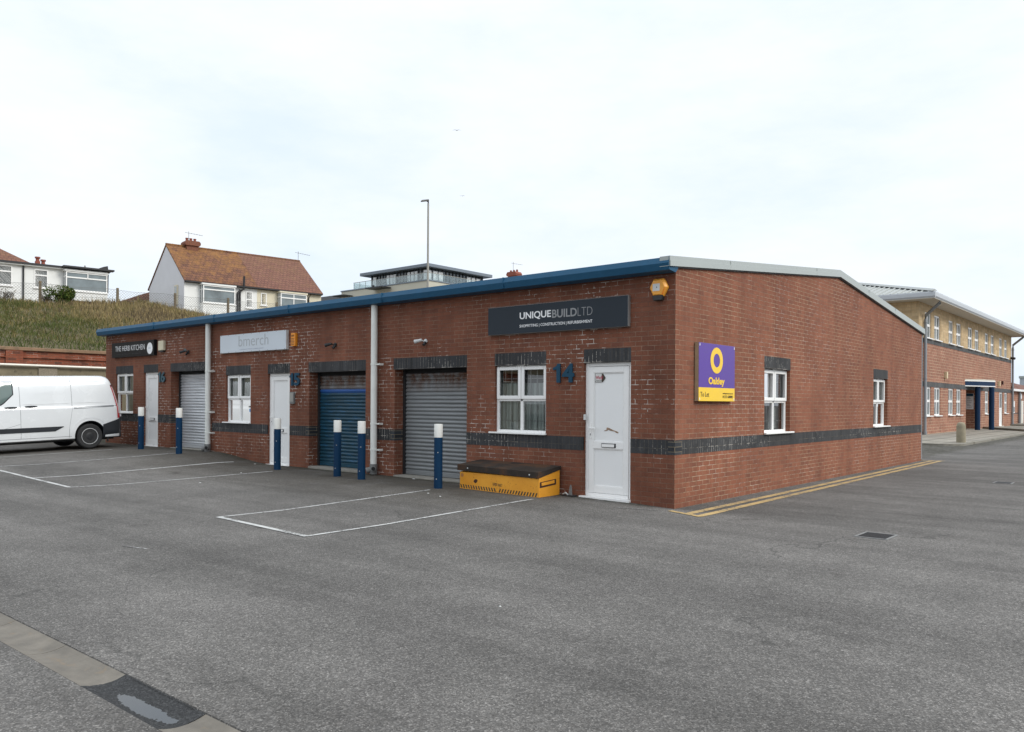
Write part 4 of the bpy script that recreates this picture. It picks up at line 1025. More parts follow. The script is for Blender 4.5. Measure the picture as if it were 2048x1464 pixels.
# raised panel swage above the belt line
for za, zb, d0, d1 in ((1.80, 1.807, 1.36, 2.4), (1.80, 1.807, .45, 1.2), (1.235, 1.242, 1.36, 2.44), (1.245, 1.252, .40, 1.2)): patch('pressed_line', 'van_white', d0, d1, za, zb, 8, 1, .006, 1)
patch('arch_flare', 'van_white', .36, 1.32, lambda d: .36 + math.sqrt(max(.001, .47 ** 2 - (d - .83) ** 2)), lambda d: .375 + math.sqrt(max(.001, .48 ** 2 - (d - .83) ** 2)), 24, 1, .007, 1)
for s_ in (1, -1):
    tl = patch('tail_lamp', 'lamp_clear', .006, .085, lambda d: .93, lambda d: 1.66, 5, 10, .010, s_)
    patch('red_edge', 'lamp_red', .082, .108, .80, lambda d: 1.70, 2, 10, .012, s_, tl)
    patch('red_base', 'lamp_red', .002, .085, .80, .93, 4, 3, .012, s_, tl)
    patch('black_tip', 'van_dark', .002, .108, 1.66, 1.71, 4, 2, .0125, s_, tl)
mb = MB(); mb.box(-.83, .83, -.02, .045, .262, .80); mb.box(-.62, .62, .03, .07, .50, .60); mb.build('rear_bumper', 'van_dark', van, bevel=.02, local=True)
mb = MB(); mb.box(.70, .82, .0455, .06, .83, .90); mb.build('reflector', 'ink_white', van, local=True)
mb = MB(); mb.box(-.006, .006, -.02, .004, .82, 1.02); mb.build('panel_gap', 'gap_grey', van, local=True)
mb = MB()   # windscreen laid on the raked front
mb.hexa([(-.80, -4.02, 1.30), (.80, -4.02, 1.30), (.80, -3.98, 1.26), (-.80, -3.98, 1.26), (-.70, -3.22, 1.885), (.70, -3.22, 1.885), (.70, -3.18, 1.86), (-.70, -3.18, 1.86)]); mb.build('windscreen', 'glass_van', van, local=True)
mb = MB(); mb.box(-.86, .86, -4.99, -4.6, .28, .55); mb.build('front_bumper', 'van_dark', van, bevel=.05, local=True)
for s_ in (1, -1):
    mb = MB(); mb.hexa([(s_ * .58, -4.86, .80), (s_ * .84, -4.66, .80), (s_ * .80, -4.55, .80), (s_ * .55, -4.75, .80), (s_ * .58, -4.83, .96), (s_ * .84, -4.60, 1.0), (s_ * .80, -4.5, 1.0), (s_ * .55, -4.7, .96)]); mb.build('headlight', 'lamp_clear', van, local=True)
    mb = MB(); mb.box(s_ * 1.0, s_ * 1.16, -3.62, -3.50, 1.18, 1.48); mb.build('wing_mirror', 'van_dark', van, bevel=.03, local=True)
    for d in (.83, 3.76):
        mb = MB(); c = (0, -d, .335)
        X_ = lambda *pr: [(r, s_ * x) for r, x in pr]
        mb.lathe(X_((.215, .72), (.318, .725), (.336, .75), (.337, .90), (.326, .935), (.30, .952), (.222, .945), (.214, .93)), c, 'X', 40)
        w = mb.build('wheel', 'rubber', van, smooth_=True, local=True)
        mb = MB(); mb.lathe(X_((.213, .80), (.2135, .936), (.204, .938), (.196, .915), (.186, .905), (.17, .912), (.128, .918), (.12, .915)), c, 'X', 40); mb.build('rim', 'rim', w, smooth_=True)
        mb = MB(); mb.lathe(X_((.118, .86), (.118, .921), (.10, .930), (.03, .932)), c, 'X', 30); mb.build('hub_cap', 'black', w, smooth_=True)
        mb = MB()
        for i in range(14):
            q = 2 * math.pi * i / 14; mb.lathe(X_((.0105, .908), (.0105, .9165)), (0, c[1] + .151 * math.cos(q), c[2] + .151 * math.sin(q)), 'X', 8)
        mb.build('rim_hole', 'dark_gap', w)
mb = MB(); mb.box(-.80, .80, -4.5, -.15, .22, .30); mb.build('underside', 'dark_gap', van, local=True)
mb = MB(); mb.box(.86, .90, -.36, -.33, .16, .40); mb.build('mud_flap', 'black', van, local=True)

# ------------------------------------------------------------------ retaining wall behind the yard
XW = -24.5
rw = thing('retaining_wall', 'old retaining wall of concrete panels topped with orange brick and stone coping', 'wall', (XW, 2, 0))
mb = MB(); mb.box(XW - .4, XW, -26, 34, -.2, 2.76); mb.build('concrete_panels', 'old_concrete', rw)
mb = MB()
for y in (-24 + 3.32 * i for i in range(17)):
    if not (-25 < y < 33): continue
    mb.box(XW - .02, XW + .07, y + .54, y + 1.14, -.2, 2.74)
mb.build('aggregate_pier', 'pebbledash', rw)
mb = MB(); mb.box(XW - .4, XW - .06, -26, 34, 2.76, 3.27); mb.box(XW - .07, XW + .0, -26, 34, 3.03, 3.06); mb.build('brick_course', 'old_brick', rw)
mb = MB()
for i in range(17):
    y = -24 + 3.32 * i - .45
    mb.box(XW - .07, XW + .015, y, y + .52, 2.765, 3.265)
mb.build('brick_pier', 'old_brick', rw)
mb = MB(); mb.box(XW - .45, XW + .03, -26, 34, 3.27, 3.385); mb.build('coping', 'coping', rw, bevel=.015)
rl = tag(MB().build('rail_tmp', 'upvc'), None); bpy.data.objects.remove(rl)
mb = MB(); mb.tube([(XW + .12, -26, 2.80), (XW + .12, 34, 2.725)], .04, 10); p_ = mb.build('service_pipe', 'upvc_old', rw)
p_['label'] = 'long white pipe along the wall'

# ------------------------------------------------------------------ bank, grass, fence
from mathutils import noise as mn
def crest_x(y): return -36.95 + .157 * (y - 7.87)
CZ = [(-30, 6.35), (2.7, 6.36), (4.8, 6.36), (6.7, 6.53), (8.3, 6.66), (8.8, 6.80), (9.4, 6.78), (10.2, 6.60), (11.25, 6.46), (12.4, 6.30), (60, 6.2)]
def bank_z(x, y):
    cx_ = crest_x(y); cz_ = lerp_table(CZ, y); t = (-24.8 - x) / (-24.8 - cx_)
    nz = mn.noise(Vector((x * .35, y * .35, 3))) * .22 + mn.noise(Vector((x * .9, y * .9, 7))) * .08
    if t <= 1: return 3.30 + (cz_ - 3.30) * (max(t, 0) ** .92) + nz * min(1, max(0, 4 * t * (1.02 - t)))
    return cz_ + (6.2 - cz_) * min(1, (t - 1) * 2.5)
mb = MB(); ts = [0, .03] + [i / 24 for i in range(1, 25)] + [1.03, 1.1, 1.2, 1.4, 1.8, 3, 6, 14]
ysb = [-80, -50, -30] + frange(-20, 30, .5) + [34, 40, 60, 90, 130, 200]
for y in ysb:
    for t in ts:
        x = -24.8 + (crest_x(max(-30, min(60, y))) + 24.8) * t; mb.v.append((x, y, bank_z(x, y)))
w = len(ts)
for j in range(len(ysb) - 1):
    for i in range(w - 1): mb.f.append((j * w + i, j * w + i + 1, (j + 1) * w + i + 1, (j + 1) * w + i)); mb.m.append(0)
structure('hillside', mb, 'bank', smooth_='all')
def fbm(x, y, s): return mn.noise(Vector((x * s, y * s, 1.3))) * .6 + mn.noise(Vector((x * s * 2.3, y * s * 2.3, 5.1))) * .4
rnd = random.Random(3)
mb = MB(); dry = []
def blade(x, y, z, h, w, dv, leanx, leany):
    q = rnd.uniform(0, math.pi); a, b = math.cos(q) * w, math.sin(q) * w; k = len(mb.v)
    mx, my = leanx * .35, leany * .35
    mb.v += [(x - a, y - b, z - .05), (x + a, y + b, z - .05), (x + a * .6 + mx, y + b * .6 + my, z + h * .6), (x - a * .6 + mx, y - b * .6 + my, z + h * .6), (x + leanx, y + leany, z + h)]
    mb.f += [(k, k + 1, k + 2, k + 3), (k + 3, k + 2, k + 4)]; mb.m += [0, 0]; dry.extend([dv] * 5)
for _ in range(62000):
    y = rnd.uniform(-9, 21); t = rnd.uniform(0.0, 1.04) ** .9
    x = -24.85 + (crest_x(y) + 24.85) * t; z = bank_z(x, y)
    f = fbm(x, y, .22); f2 = fbm(x + 40, y, .55)
    # image-left side and foot stay greener, upper right is dry straw, brown scrub near the crest
    dv = .19 + .46 * smooth((y - 2.6 + (t - .5) * 1.5 + f * 3) / 3.6) + f2 * .42
    if t > .55 and y > 5 and f2 > .02 and t < .97: dv = max(dv, .86 + .3 * f2)
    if t < .12 or t > .985: dv -= .25
    h = (.08 + .15 * rnd.random()) * (1 + .8 * max(0, dv - .3)) * (1 + .4 * f); tall = rnd.random() < .12 and dv > .45
    if tall: h *= 1.7
    blade(x, y, z, max(.06, h), rnd.uniform(.008, .020), dv, rnd.uniform(-.19, .19), rnd.uniform(-.19, .19))
for _ in range(230):                                  # taller tussocks and scrub, thickest near the crest
    y = rnd.uniform(-8, 20); t = 1 - abs(rnd.gauss(0, .28)); t = max(.08, min(1.02, t)); x0_ = -24.85 + (crest_x(y) + 24.85) * t
    dv0 = (rnd.uniform(.62, .80) if rnd.random() < .6 else rnd.uniform(.9, 1.0)) if (y > 3.2 or rnd.random() < .25) else rnd.uniform(.05, .45)
    rr = rnd.uniform(.12, .45); hh_ = rnd.uniform(.22, .42)
    for _k in range(int(60 * rr) + 14):
        q = rnd.uniform(0, 6.28); d_ = rr * math.sqrt(rnd.random()); bx, by = x0_ + math.cos(q) * d_, y + math.sin(q) * d_
        blade(bx, by, bank_z(bx, by), hh_ * rnd.uniform(.5, 1.1), rnd.uniform(.008, .018), dv0, math.cos(q) * rnd.uniform(0, .25), math.sin(q) * rnd.uniform(0, .25))
go = mb.build('rough_grass', 'grass', fix=False); tag(go, 'rough dry grass covering the bank above the old wall', 'grass', kind='stuff')
at = go.data.attributes.new('dry', 'FLOAT', 'POINT'); at.data.foreach_set('value', dry)

def leafy(name, label, cat, cx_, cy_, z0, rx, ry, h, n, leaf, m, lobes, twigs=6):
    t = thing(name, label, cat, (cx_, cy_, z0)); r2 = random.Random(hash(name) % 97 + 5)
    mb = MB(); dv = []
    cen = [(cx_ + r2.uniform(-.75, .75) * rx, cy_ + r2.uniform(-.75, .75) * ry, z0 + h * r2.uniform(.25, .8), r2.uniform(.25, .5) * h) for _ in range(lobes)]
    for _ in range(n):
        c = r2.choice(cen); v = Vector((r2.gauss(0, 1), r2.gauss(0, 1), r2.gauss(0, 1))).normalized() * c[3] * r2.uniform(.55, 1.05)
        p = Vector(c[:3]) + v; p.z = max(p.z, z0 + .02); a = Vector((r2.gauss(0, 1), r2.gauss(0, 1), r2.gauss(0, 1))).normalized(); b = a.cross(Vector((r2.gauss(0, 1), r2.gauss(0, 1), r2.gauss(0, 1)))).normalized()
        l = leaf * r2.uniform(.6, 1.3); k = len(mb.v)
        mb.v += [tuple(p - a * l), tuple(p + b * l * .45), tuple(p + a * l), tuple(p - b * l * .45)]; mb.f.append((k, k + 1, k + 2, k + 3)); mb.m.append(0)
        dv += [r2.uniform(.2, .7) + (.15 if v.z > 0 else -.15)] * 4  # leaves above a lobe's centre toned lighter, those below darker
    o = mb.build('foliage', m, t, fix=False); at = o.data.attributes.new('dry', 'FLOAT', 'POINT'); at.data.foreach_set('value', dv)
    mb = MB()
    for _ in range(twigs):
        a = (cx_ + r2.uniform(-.3, .3) * rx, cy_ + r2.uniform(-.3, .3) * ry, z0 - .1); b = (cx_ + r2.uniform(-1, 1) * rx, cy_ + r2.uniform(-1, 1) * ry, z0 + h * r2.uniform(.6, 1.05))
        mb.tube([a, ((a[0] + b[0]) / 2 + r2.uniform(-.1, .1), (a[1] + b[1]) / 2, (a[2] + b[2]) / 2), b], .02, 5, r2=.006)
    mb.build('stems', 'fence_wood', t); return t
leafy('bush', 'dark green bush on the bank crest below the bungalow bay window', 'bush', -37.3, 5.2, 6.36, .35, .78, .92, 2200, .06, 'leaf', 13)
leafy('bush', 'sparse twiggy bush on the bank crest at the left edge', 'bush', -37.9, 2.9, 6.35, .3, .55, .62, 420, .035, 'twig', 7, 16)
leafy('bush', 'low brown scrubby bush on the crest left of the green bush', 'bush', -37.5, 4.55, 6.36, .25, .30, .55, 360, .045, 'twig', 5, 8)
# leaning white stake
t = tag(MB().build('tmp', 'upvc'), None); bpy.data.objects.remove(t)
mb = MB(); mb.tube([(-29.0, .33, 3.55), (-29.05, .10, 4.28)], .035, 8); st_ = tag(mb.build('stake', 'litter'), 'short white stake leaning out of the grass bank', 'stake')

fe = thing('chain_link_fence', 'sagging chain link fence on posts along the top of the bank', 'fence', (-36.5, 10.7, 6.3))
py = [-4.3, -1.4, 1.5, 4.37, 7.87, 10.75, 13.64, 16.52, 19.4, 22.3]
for y in py:
    x = crest_x(y); mb = MB(); z = lerp_table(CZ, y); top = 7.46 if y > 4 else 7.36
    mb.hexa([(x - .055, y - .055, z - .4), (x + .055, y - .055, z - .4), (x + .055, y + .055, z - .4), (x - .055, y + .055, z - .4), (x - .05, y - .05, top), (x + .05, y - .05, top), (x + .05, y + .05, top), (x - .05, y + .05, top - .02)]); mb.build('post', 'fence_wood', fe)
mb = MB()
def ftop(y): return 7.38 - (.07 * math.sin((y - 4.37) / 2.9 * math.pi) ** 2) - (.06 if y < 4.4 else 0)
H_ = 1.0; y = py[0]
def wire(a, b, r=.0045): mb.tube([a, b], r, 4, caps=False)
while y < py[-1] - .02:
    for s_ in (1, -1):
        y1 = y + s_ * H_
        if py[0] < y1 < py[-1]:
            wire((crest_x(y) + .06, y, ftop(y)), (crest_x(y1) + .06, y1, ftop(y1) - H_))
    y += .14
for a, b in zip(py, py[1:]):
    for k in range(4):
        ya, yb = a + (b - a) * k / 4, a + (b - a) * (k + 1) / 4
        for dz in (0, .5): wire((crest_x(ya) + .06, ya, ftop(ya) - dz), (crest_x(yb) + .06, yb, ftop(yb) - dz), .006)
mb.build('mesh', 'wire', fe, fix=False)

# ------------------------------------------------------------------ houses on the hill
OX, OY = -45.79, 16.08
hl = math.hypot(*HH); hx, hy = HH[0] / hl, HH[1] / hl
def HP(u, d, z): return (OX + hx * u - hy * d, OY + hy * u + hx * d, z)     # d goes inward, away from the yard
def hwin(parent, u0, u1, z0, z1, split=.25, mull=0, d=0., m='upvc'):
    mb = MB(); f = .06
    for q in ((u0, u0 + f, z0, z1), (u1 - f, u1, z0, z1), (u0 + f, u1 - f, z0, z0 + f), (u0 + f, u1 - f, z1 - f, z1)): mb.box(q[0], q[1], d - .04, d + .03, q[2], q[3], 0, HP)
    if split: zz = z1 - (z1 - z0) * split; mb.box(u0 + f, u1 - f, d - .038, d + .03, zz - .04, zz + .04, 0, HP)
    for i in range(mull):
        u = u0 + (u1 - u0) * (i + 1) / (mull + 1); mb.box(u - .03, u + .03, d - .039, d + .03, z0 + f, z1 - f, 0, HP)
    w = mb.build('window', m, parent)
    mb = MB(); mb.box(u0 + f, u1 - f, d + .0, d + .02, z0 + f, z1 - f, 0, HP); mb.build('pane', 'glass_far', w)
    mb = MB(); mb.box(u0 - .06, u1 + .06, d - .09, d - .041, z0 - .07, z0 - .001, 0, HP); mb.build('sill', m, w)
    return w
def bay(parent, u0, u1, z0, z1, base, proj, m, split=.25, mull=0):
    mb = MB(); mb.box(u0, u1, -proj, -.002, base, z0 - .02, 0, HP); b_ = mb.build('bay', m, parent)
    mb = MB(); mb.box(u0 - .05, u1 + .05, -proj - .05, -.002, z1 + .02, z1 + .13, 0, HP); mb.build('bay_head', m, b_)
    hwin(b_, u0 + .02, u1 - .02, z0, z1, split, mull, -proj + .03)
    mb = MB(); mb.hexa([HP(*q) for q in ((u0 + .01, -proj + .07, z0), (u0 + .06, -proj + .07, z0), (u0 + .06, -.003, z0), (u0 + .01, -.003, z0), (u0 + .01, -proj + .07, z1), (u0 + .06, -proj + .07, z1), (u0 + .06, -.003, z1), (u0 + .01, -.003, z1))]); mb.build('side_light', 'glass_far', b_)
    mb = MB(); mb.box(u0 - .005, u0 + .065, -proj / 2 - .05, -proj / 2 + .05, z0, z1, 0, HP); mb.box(u0 - .004, u0 + .064, -proj + .07, -.004, z0 + (z1 - z0) * .72, z0 + (z1 - z0) * .79, 0, HP); mb.build('side_frame', 'upvc', b_)
    return b_
def semi(u0, u1, wallm, roofm, label, gable):
    t = thing('semi_detached_house', label, 'house', HP((u0 + u1) / 2, 3.7, 6.2))
    mb = MB(); sec = [(0, 5.9), (7.5, 5.9), (7.5, 9.86), (3.68, 12.52), (0, 9.70)]; uw0, uw1 = u0 + (.02 if gable < 0 else 0), u1 - (.02 if gable > 0 else 0)
    mb.prism(sec, uw0, uw1, lambda q, e, z: HP(e, q, z)); mb.build('wall', wallm, t)
    mb = MB(); mb.prism([(.0, 5.9), (7.5, 5.9), (7.5, 9.87), (3.68, 12.53), (.0, 9.71)], (u0 if gable < 0 else u1 - .019), (u0 + .019 if gable < 0 else u1), lambda q, e, z: HP(e, q, z)); mb.build('gable', 'render_shaded' if gable < 0 else wallm, t)
    mb = MB()
    a, b = (u0 - (.05 if gable < 0 else 0)), (u1 + (.05 if gable > 0 else 0))
    for (d0, z0, d1, z1) in ((-.22, 9.66, 3.68, 12.66), (7.72, 9.82, 3.68, 12.66)):
        mb.hexa([HP(a, d0, z0 - .06), HP(b, d0, z0 - .06), HP(b, d1, z1 - .1), HP(a, d1, z1 - .1), HP(a, d0, z0 + .04), HP(b, d0, z0 + .04), HP(b, d1, z1), HP(a, d1, z1)])
    r_ = mb.build('roof', roofm, t)
    mb = MB(); n = int((b - a) / .42)
    for i in range(n):
        ua, ub = a + (b - a) * i / n, a + (b - a) * (i + 1) / n - .012; mb.tube([HP(ua, 3.68, 12.645), HP(ub, 3.68, 12.64)], .09, 8)
    mb.build('ridge_tiles', roofm, r_)
    mb = MB(); mb.box(u0, u1, -.30, -.19, 9.585, 9.66, 0, HP); mb.box(u0, u1, -.19, -.003, 9.56, 9.60, 0, HP); mb.build('gutter', 'black_gutter', t)
    return t
sA = semi(0, 5.08, 'render_white', 'tile_lichen', 'white rendered house with lichened orange tile roof and large chimney on the hill', -1)
mb = MB(); mb.box(1.30, 2.10, 3.3, 4.1, 12.2, 12.70, 0, HP)
mb.prism([(1.22, 12.70), (2.18, 12.70), (2.24, 12.80), (2.24, 12.93), (2.14, 13.04), (1.26, 13.04), (1.16, 12.93), (1.16, 12.80)], 3.2, 4.2, HP)
ch = mb.build('chimney', 'chimney_brick', sA)
for u in (1.42, 1.70, 1.98):
    mb = MB(); mb.lathe([(.10, 13.04), (.085, 13.20), (.105, 13.22), (.105, 13.28)], HP(u, 3.7, 0), 'Z', 12); mb.build('chimney_pot', 'terracotta', ch)
def aerial(parent, base, h, n=6, l=.9, ang=.5):
    mb = MB(); b = Vector(base); mb.tube([b, b + Vector((0, 0, h))], .018, 6); dx = Vector((math.cos(ang), math.sin(ang), -.12)); px_ = Vector((-math.sin(ang), math.cos(ang), 0))
    c = b + Vector((0, 0, h * .85)); mb.tube([c - dx * .25, c + dx * l], .013, 5)
    for i in range(n):
        q = c + dx * (l * i / (n - 1)); mb.tube([q - px_ * .18, q + px_ * .18], .009, 4)
    mb.build('aerial', 'wire', parent)
aerial(sA, HP(1.45, 3.4, 12.95), .75, ang=1.1)
mb = MB(); mb.box(-.10, .015, 1.12, 1.68, 8.14, 9.5, 0, HP); gw = mb.build('gable_window', 'render_cream', sA)
mb = MB(); mb.box(-.104, -.1005, 1.18, 1.62, 8.22, 9.42, 0, HP); mb.build('pane', 'glass_far', gw)
mb = MB(); mb.box(-.12, -.10, 1.17, 1.63, 8.82, 8.90, 0, HP); mb.build('glazing_bar', 'upvc', gw)
bay(sA, 1.08, 3.32, 8.27, 9.45, 5.9, .5, 'render_white', .24, 0)
hwin(sA, 4.25, 4.74, 8.2, 9.34, .5)
mb = MB(); mb.tube([HP(3.78, -.16, 5.9), HP(3.76, -.16, 9.25), HP(4.0, -.25, 9.45), HP(4.02, -.30, 10.35)], .075, 8); mb.tube([HP(3.62, -.12, 5.9), HP(3.62, -.12, 9.2), HP(3.78, -.16, 9.4)], .05, 8); mb.build('soil_pipe', 'black_gutter', sA)
sB = semi(5.083, 10.08, 'render_cream', 'tile_red', 'cream rendered house with plain red tile roof on the hill', 1)
hwin(sB, 5.36, 5.78, 8.47, 9.34, 0); bay(sB, 6.62, 8.68, 8.3, 9.42, 5.9, .5, 'render_cream', .3, 1)
mb = MB(); mb.tube([HP(9.02, -.1, 5.9), HP(9.02, -.1, 9.3), HP(9.1, -.24, 9.58)], .05, 8); mb.build('soil_pipe', 'black_gutter', sB)
aerial(sB, HP(10.0, 3.7, 12.6), .8, ang=1.2)

bg = thing('bungalow', 'white flat roofed bungalow with wide bay window at the top of the bank', 'house', HP(-9, 3, 6.2))
mb = MB(); mb.box(-17, -4.72, 0, 7, 5.9, 9.62, 0, HP); mb.build('wall', 'render_white', bg)
mb = MB(); mb.box(-17.2, -4.6, -.28, 7.2, 9.66, 9.76, 0, HP); mb.box(-7.35, -4.5, -.72, -.285, 9.67, 9.77, 0, HP); mb.build('flat_roof', 'black_gutter', bg)
mb = MB(); mb.box(-17.1, -4.68, -.2, -.003, 9.58, 9.655, 0, HP); mb.build('fascia', 'render_white', bg)
mb = MB(); mb.hexa([HP(*q) for q in ((-5.5, .2, 9.77), (-4.62, .2, 9.77), (-4.62, 1.6, 9.77), (-5.5, 1.6, 9.77), (-4.9, .2, 10.05), (-4.66, .2, 10.12), (-4.66, 1.6, 10.12), (-4.9, 1.6, 10.05))]); mb.build('roof_upstand', 'black_gutter', bg)
hwin(bg, -11.1, -9.91, 8.33, 9.5, .3); hwin(bg, -8.78, -8.05, 8.35, 9.45, .32); bay(bg, -7.2, -4.84, 8.3, 9.44, 7.7, .5, 'render_white', .3, 0)
mb = MB(); mb.box(-6.0, -5.95, -.53, -.46, 9.12, 9.38, 0, HP); mb.build('window_bar', 'upvc', bg)
mb = MB(); mb.box(-7.2, -4.84, -.45, -.002, 6.2, 7.69, 0, HP); mb.build('bay_base', 'chimney_brick', bg)
mb = MB(); mb.tube([HP(-9.35, -.08, 5.9), HP(-9.35, -.08, 9.62)], .05, 8); mb.build('downpipe', 'black_gutter', bg)
mb = MB(); mb.tube([HP(-4.78, -.55, 9.6), HP(-4.78, -.3, 9.35), HP(-4.74, -.1, 8.3)], .045, 8); mb.build('downpipe', 'black_gutter', bg)
mb = MB(); mb.tube([HP(-5.75, 1.2, 9.76), HP(-5.75, 1.2, 10.15)], .05, 8); mb.build('flue', 'steel_post', bg)
hh = thing('hipped_roof_house', 'house with brown hipped tile roof behind the white bungalow at the left edge', 'house', HP(-14, 11, 6.2))
mb = MB(); mb.box(-18.5, -7.9, 8.4, 15, 5.9, 10.9, 0, HP); mb.build('wall', 'render_cream', hh)
mb = MB(); q = [(-19, 8., 10.85), (-7.3, 8., 10.85), (-7.3, 15.5, 10.85), (-19, 15.5, 10.85)]; r0, r1 = (-15.3, 11.75, 13.5), (-11.6, 11.75, 13.5)
mb.face([HP(*q[0]), HP(*q[1]), HP(*r1), HP(*r0)]); mb.face([HP(*q[2]), HP(*q[3]), HP(*r0), HP(*r1)]); mb.face([HP(*q[1]), HP(*q[2]), HP(*r1)]); mb.face([HP(*q[3]), HP(*q[0]), HP(*r0)]); mb.face([HP(*p) for p in q]); mb.build('roof', 'tile_red', hh)
for u, zt in ((-7.14, 11.46), (-6.80, 11.30)):
    mb = MB(); mb.box(u - .14, u + .14, 8.0, 8.3, 10.3, zt - .30, 0, HP); mb.lathe([(.12, zt - .30), (.11, zt - .12), (.17, zt - .10), (.17, zt)], HP(u, 8.15, 0), 'Z', 10); mb.build('chimney', 'terracotta', hh)
mb = MB(); mb.box(-7.4, -6.5, 8.0, 9.0, 5.9, 10.3, 0, HP); mb.build('chimney_breast', 'render_cream', hh)
bh = thing('brown_roofed_house', 'low brown roof peeping over the bank left of the white gable', 'house', (-56, 18.5, 6.2))
mb = MB(); P3 = lambda u, d, z: (-54.2 + hx * u - hy * d, 17.5 + hy * u + hx * d, z)
mb.box(-1.6, 5, 0, 5, 5.9, 8.4, 0, P3); mb.build('wall', 'render_cream', bh)
mb = MB(); mb.prism([(-2.6, 8.4), (5.4, 8.4), (2.0, 10.3), (.9, 10.05), (-.6, 9.45), (-1.6, 8.95)], -.2, 5.2, P3); mb.build('roof', 'tile_red', bh)

# modern flats
fl = thing('apartment_block', 'modern flats with slate grey flat roof and glass balcony behind the brick unit', 'building', (-69, 60, 6))
X0, Y0 = -63.17, 55.14
mb = MB(); mb.box(-79.5, X0, Y0, 72, 5, 16.0, 0); mb.build('wall', 'cream_wall', fl)
mb = MB(); mb.box(-90, -79.52, Y0 + .1, 72, 5, 15.72); mb.build('side_block', 'grey_block', fl)
mb = MB(); mb.box(-79.6, X0 + .08, Y0 - .08, 72.1, 16.0, 16.14); mb.build('parapet_edge', 'grey_clad', fl)
mb = MB(); mb.box(-75.75, X0, Y0, 66.59, 17.70, 18.08); rf = mb.build('roof', 'grey_clad', fl, bevel=.03)
mb = MB(); mb.box(-74.4, X0 - .9, Y0 + .9, 65.6, 16.15, 17.70); mb.build('glazed_storey', 'glass_dark', fl)
mb = MB()
for i in range(20): x = -74.4 + (X0 - .9 + 74.4) * i / 19; mb.box(x - .06, x + .06, Y0 + .80, Y0 + .899, 16.15, 17.69)
for i in range(17): y = Y0 + .9 + 9.56 * i / 16; mb.box(X0 - .899, X0 - .80, y - .06, y + .06, 16.15, 17.69)
mb.build('mullions', 'black_gutter', fl)
for a0, a1 in ((405, 435), (545, 570), (580, 605), (612, 635), (750, 775), (785, 810), (820, 845), (905, 940)):
    f_ = lambda a: -63.9 - 12.2 * (945 - a) / 655
    mb = MB(); mb.box(f_(a0), f_(a1), Y0 + .70, Y0 + .795, 16.15, 17.45); mb.build('panel', 'panel_pale', fl)
for a0, a1 in ((978, 1018), (1035, 1075), (1085, 1125), (1360, 1395), (1408, 1443), (1455, 1490)):
    f_ = lambda a: Y0 + .3 + 9.6 * (a - 965) / 530
    mb = MB(); mb.box(X0 - .795, X0 - .70, f_(a0), f_(a1), 16.15, 17.40); mb.build('panel', 'panel_pale', fl)
mb = MB(); mb.box(-76.95, X0 - .02, Y0 - .03, Y0 - .01, 16.16, 16.93); mb.box(X0 + .01, X0 + .03, Y0 - .0, 66.4, 16.16, 16.93); mb.box(-76.97, -76.95, Y0, Y0 + 3, 16.16, 16.93); mb.build('balcony_glass', 'glass_rail', fl)
mb = MB(); mb.box(-76.98, X0 + .05, Y0 - .05, Y0 + .01, 16.93, 16.98); mb.box(X0, X0 + .05, Y0 + .01, 66.4, 16.93, 16.98)
for i in range(13): x = -76.9 + 13.7 * i / 12; mb.box(x - .03, x + .03, Y0 - .008, Y0 + .03, 16.15, 16.925)
for i in range(1, 9): y = Y0 + 11.2 * i / 8; mb.box(X0 - .03, X0 + .008, y - .03, y + .03, 16.15, 16.925)
mb.build('handrail', 'steel_post', fl)
mb = MB(); mb.box(-72.7, -69.6, Y0 - 1.6, Y0 - .1, 15.62, 15.76); mb.box(-72.1, -71.9, Y0 - 1.0, Y0 - .8, 15.76, 16.1); mb.build('canopy', 'black_gutter', fl)
mb = MB(); mb.box(-79.3, -77.0, Y0 - 1.6, Y0 - .1, 15.22, 15.34); mb.build('canopy', 'black_gutter', fl)
# house with chimney far right of the flats
fh = thing('gabled_house', 'buff gabled house with red brick chimney just showing over the blue eaves', 'house', (-46.5, 52, 6.2))
mb = MB(); mb.box(-51.5, -43, 49, 56, 5.9, 12.4); mb.build('wall', 'render_cream', fh)
mb = MB(); mb.prism([(-48.6, 13.75), (-46.7, 14.42), (-42.6, 13.0), (-42.6, 12.3), (-51.8, 12.3)], 50.8, 56.3, FP); mb.build('roof', 'tile_olive', fh)
mb = MB(); P4 = lambda u, d, z: (u, d, z)
mb.box(-46.25, -45.35, 50.0, 50.75, 13.5, 14.2); mb.prism([(-46.38, 14.2), (-45.22, 14.2), (-45.15, 14.4), (-45.3, 14.6), (-46.3, 14.6), (-46.45, 14.4)], 49.9, 50.85, P4); ch = mb.build('chimney', 'terracotta', fh)
for x in (-46.2, -45.8, -45.4):
    mb = MB(); mb.lathe([(.11, 14.6), (.10, 14.82)], (x, 50.35, 0), 'Z', 10); mb.build('chimney_pot', 'terracotta', ch)
aerial(fh, (-45.77, 50.2, 14.6), 1.0, ang=.9)
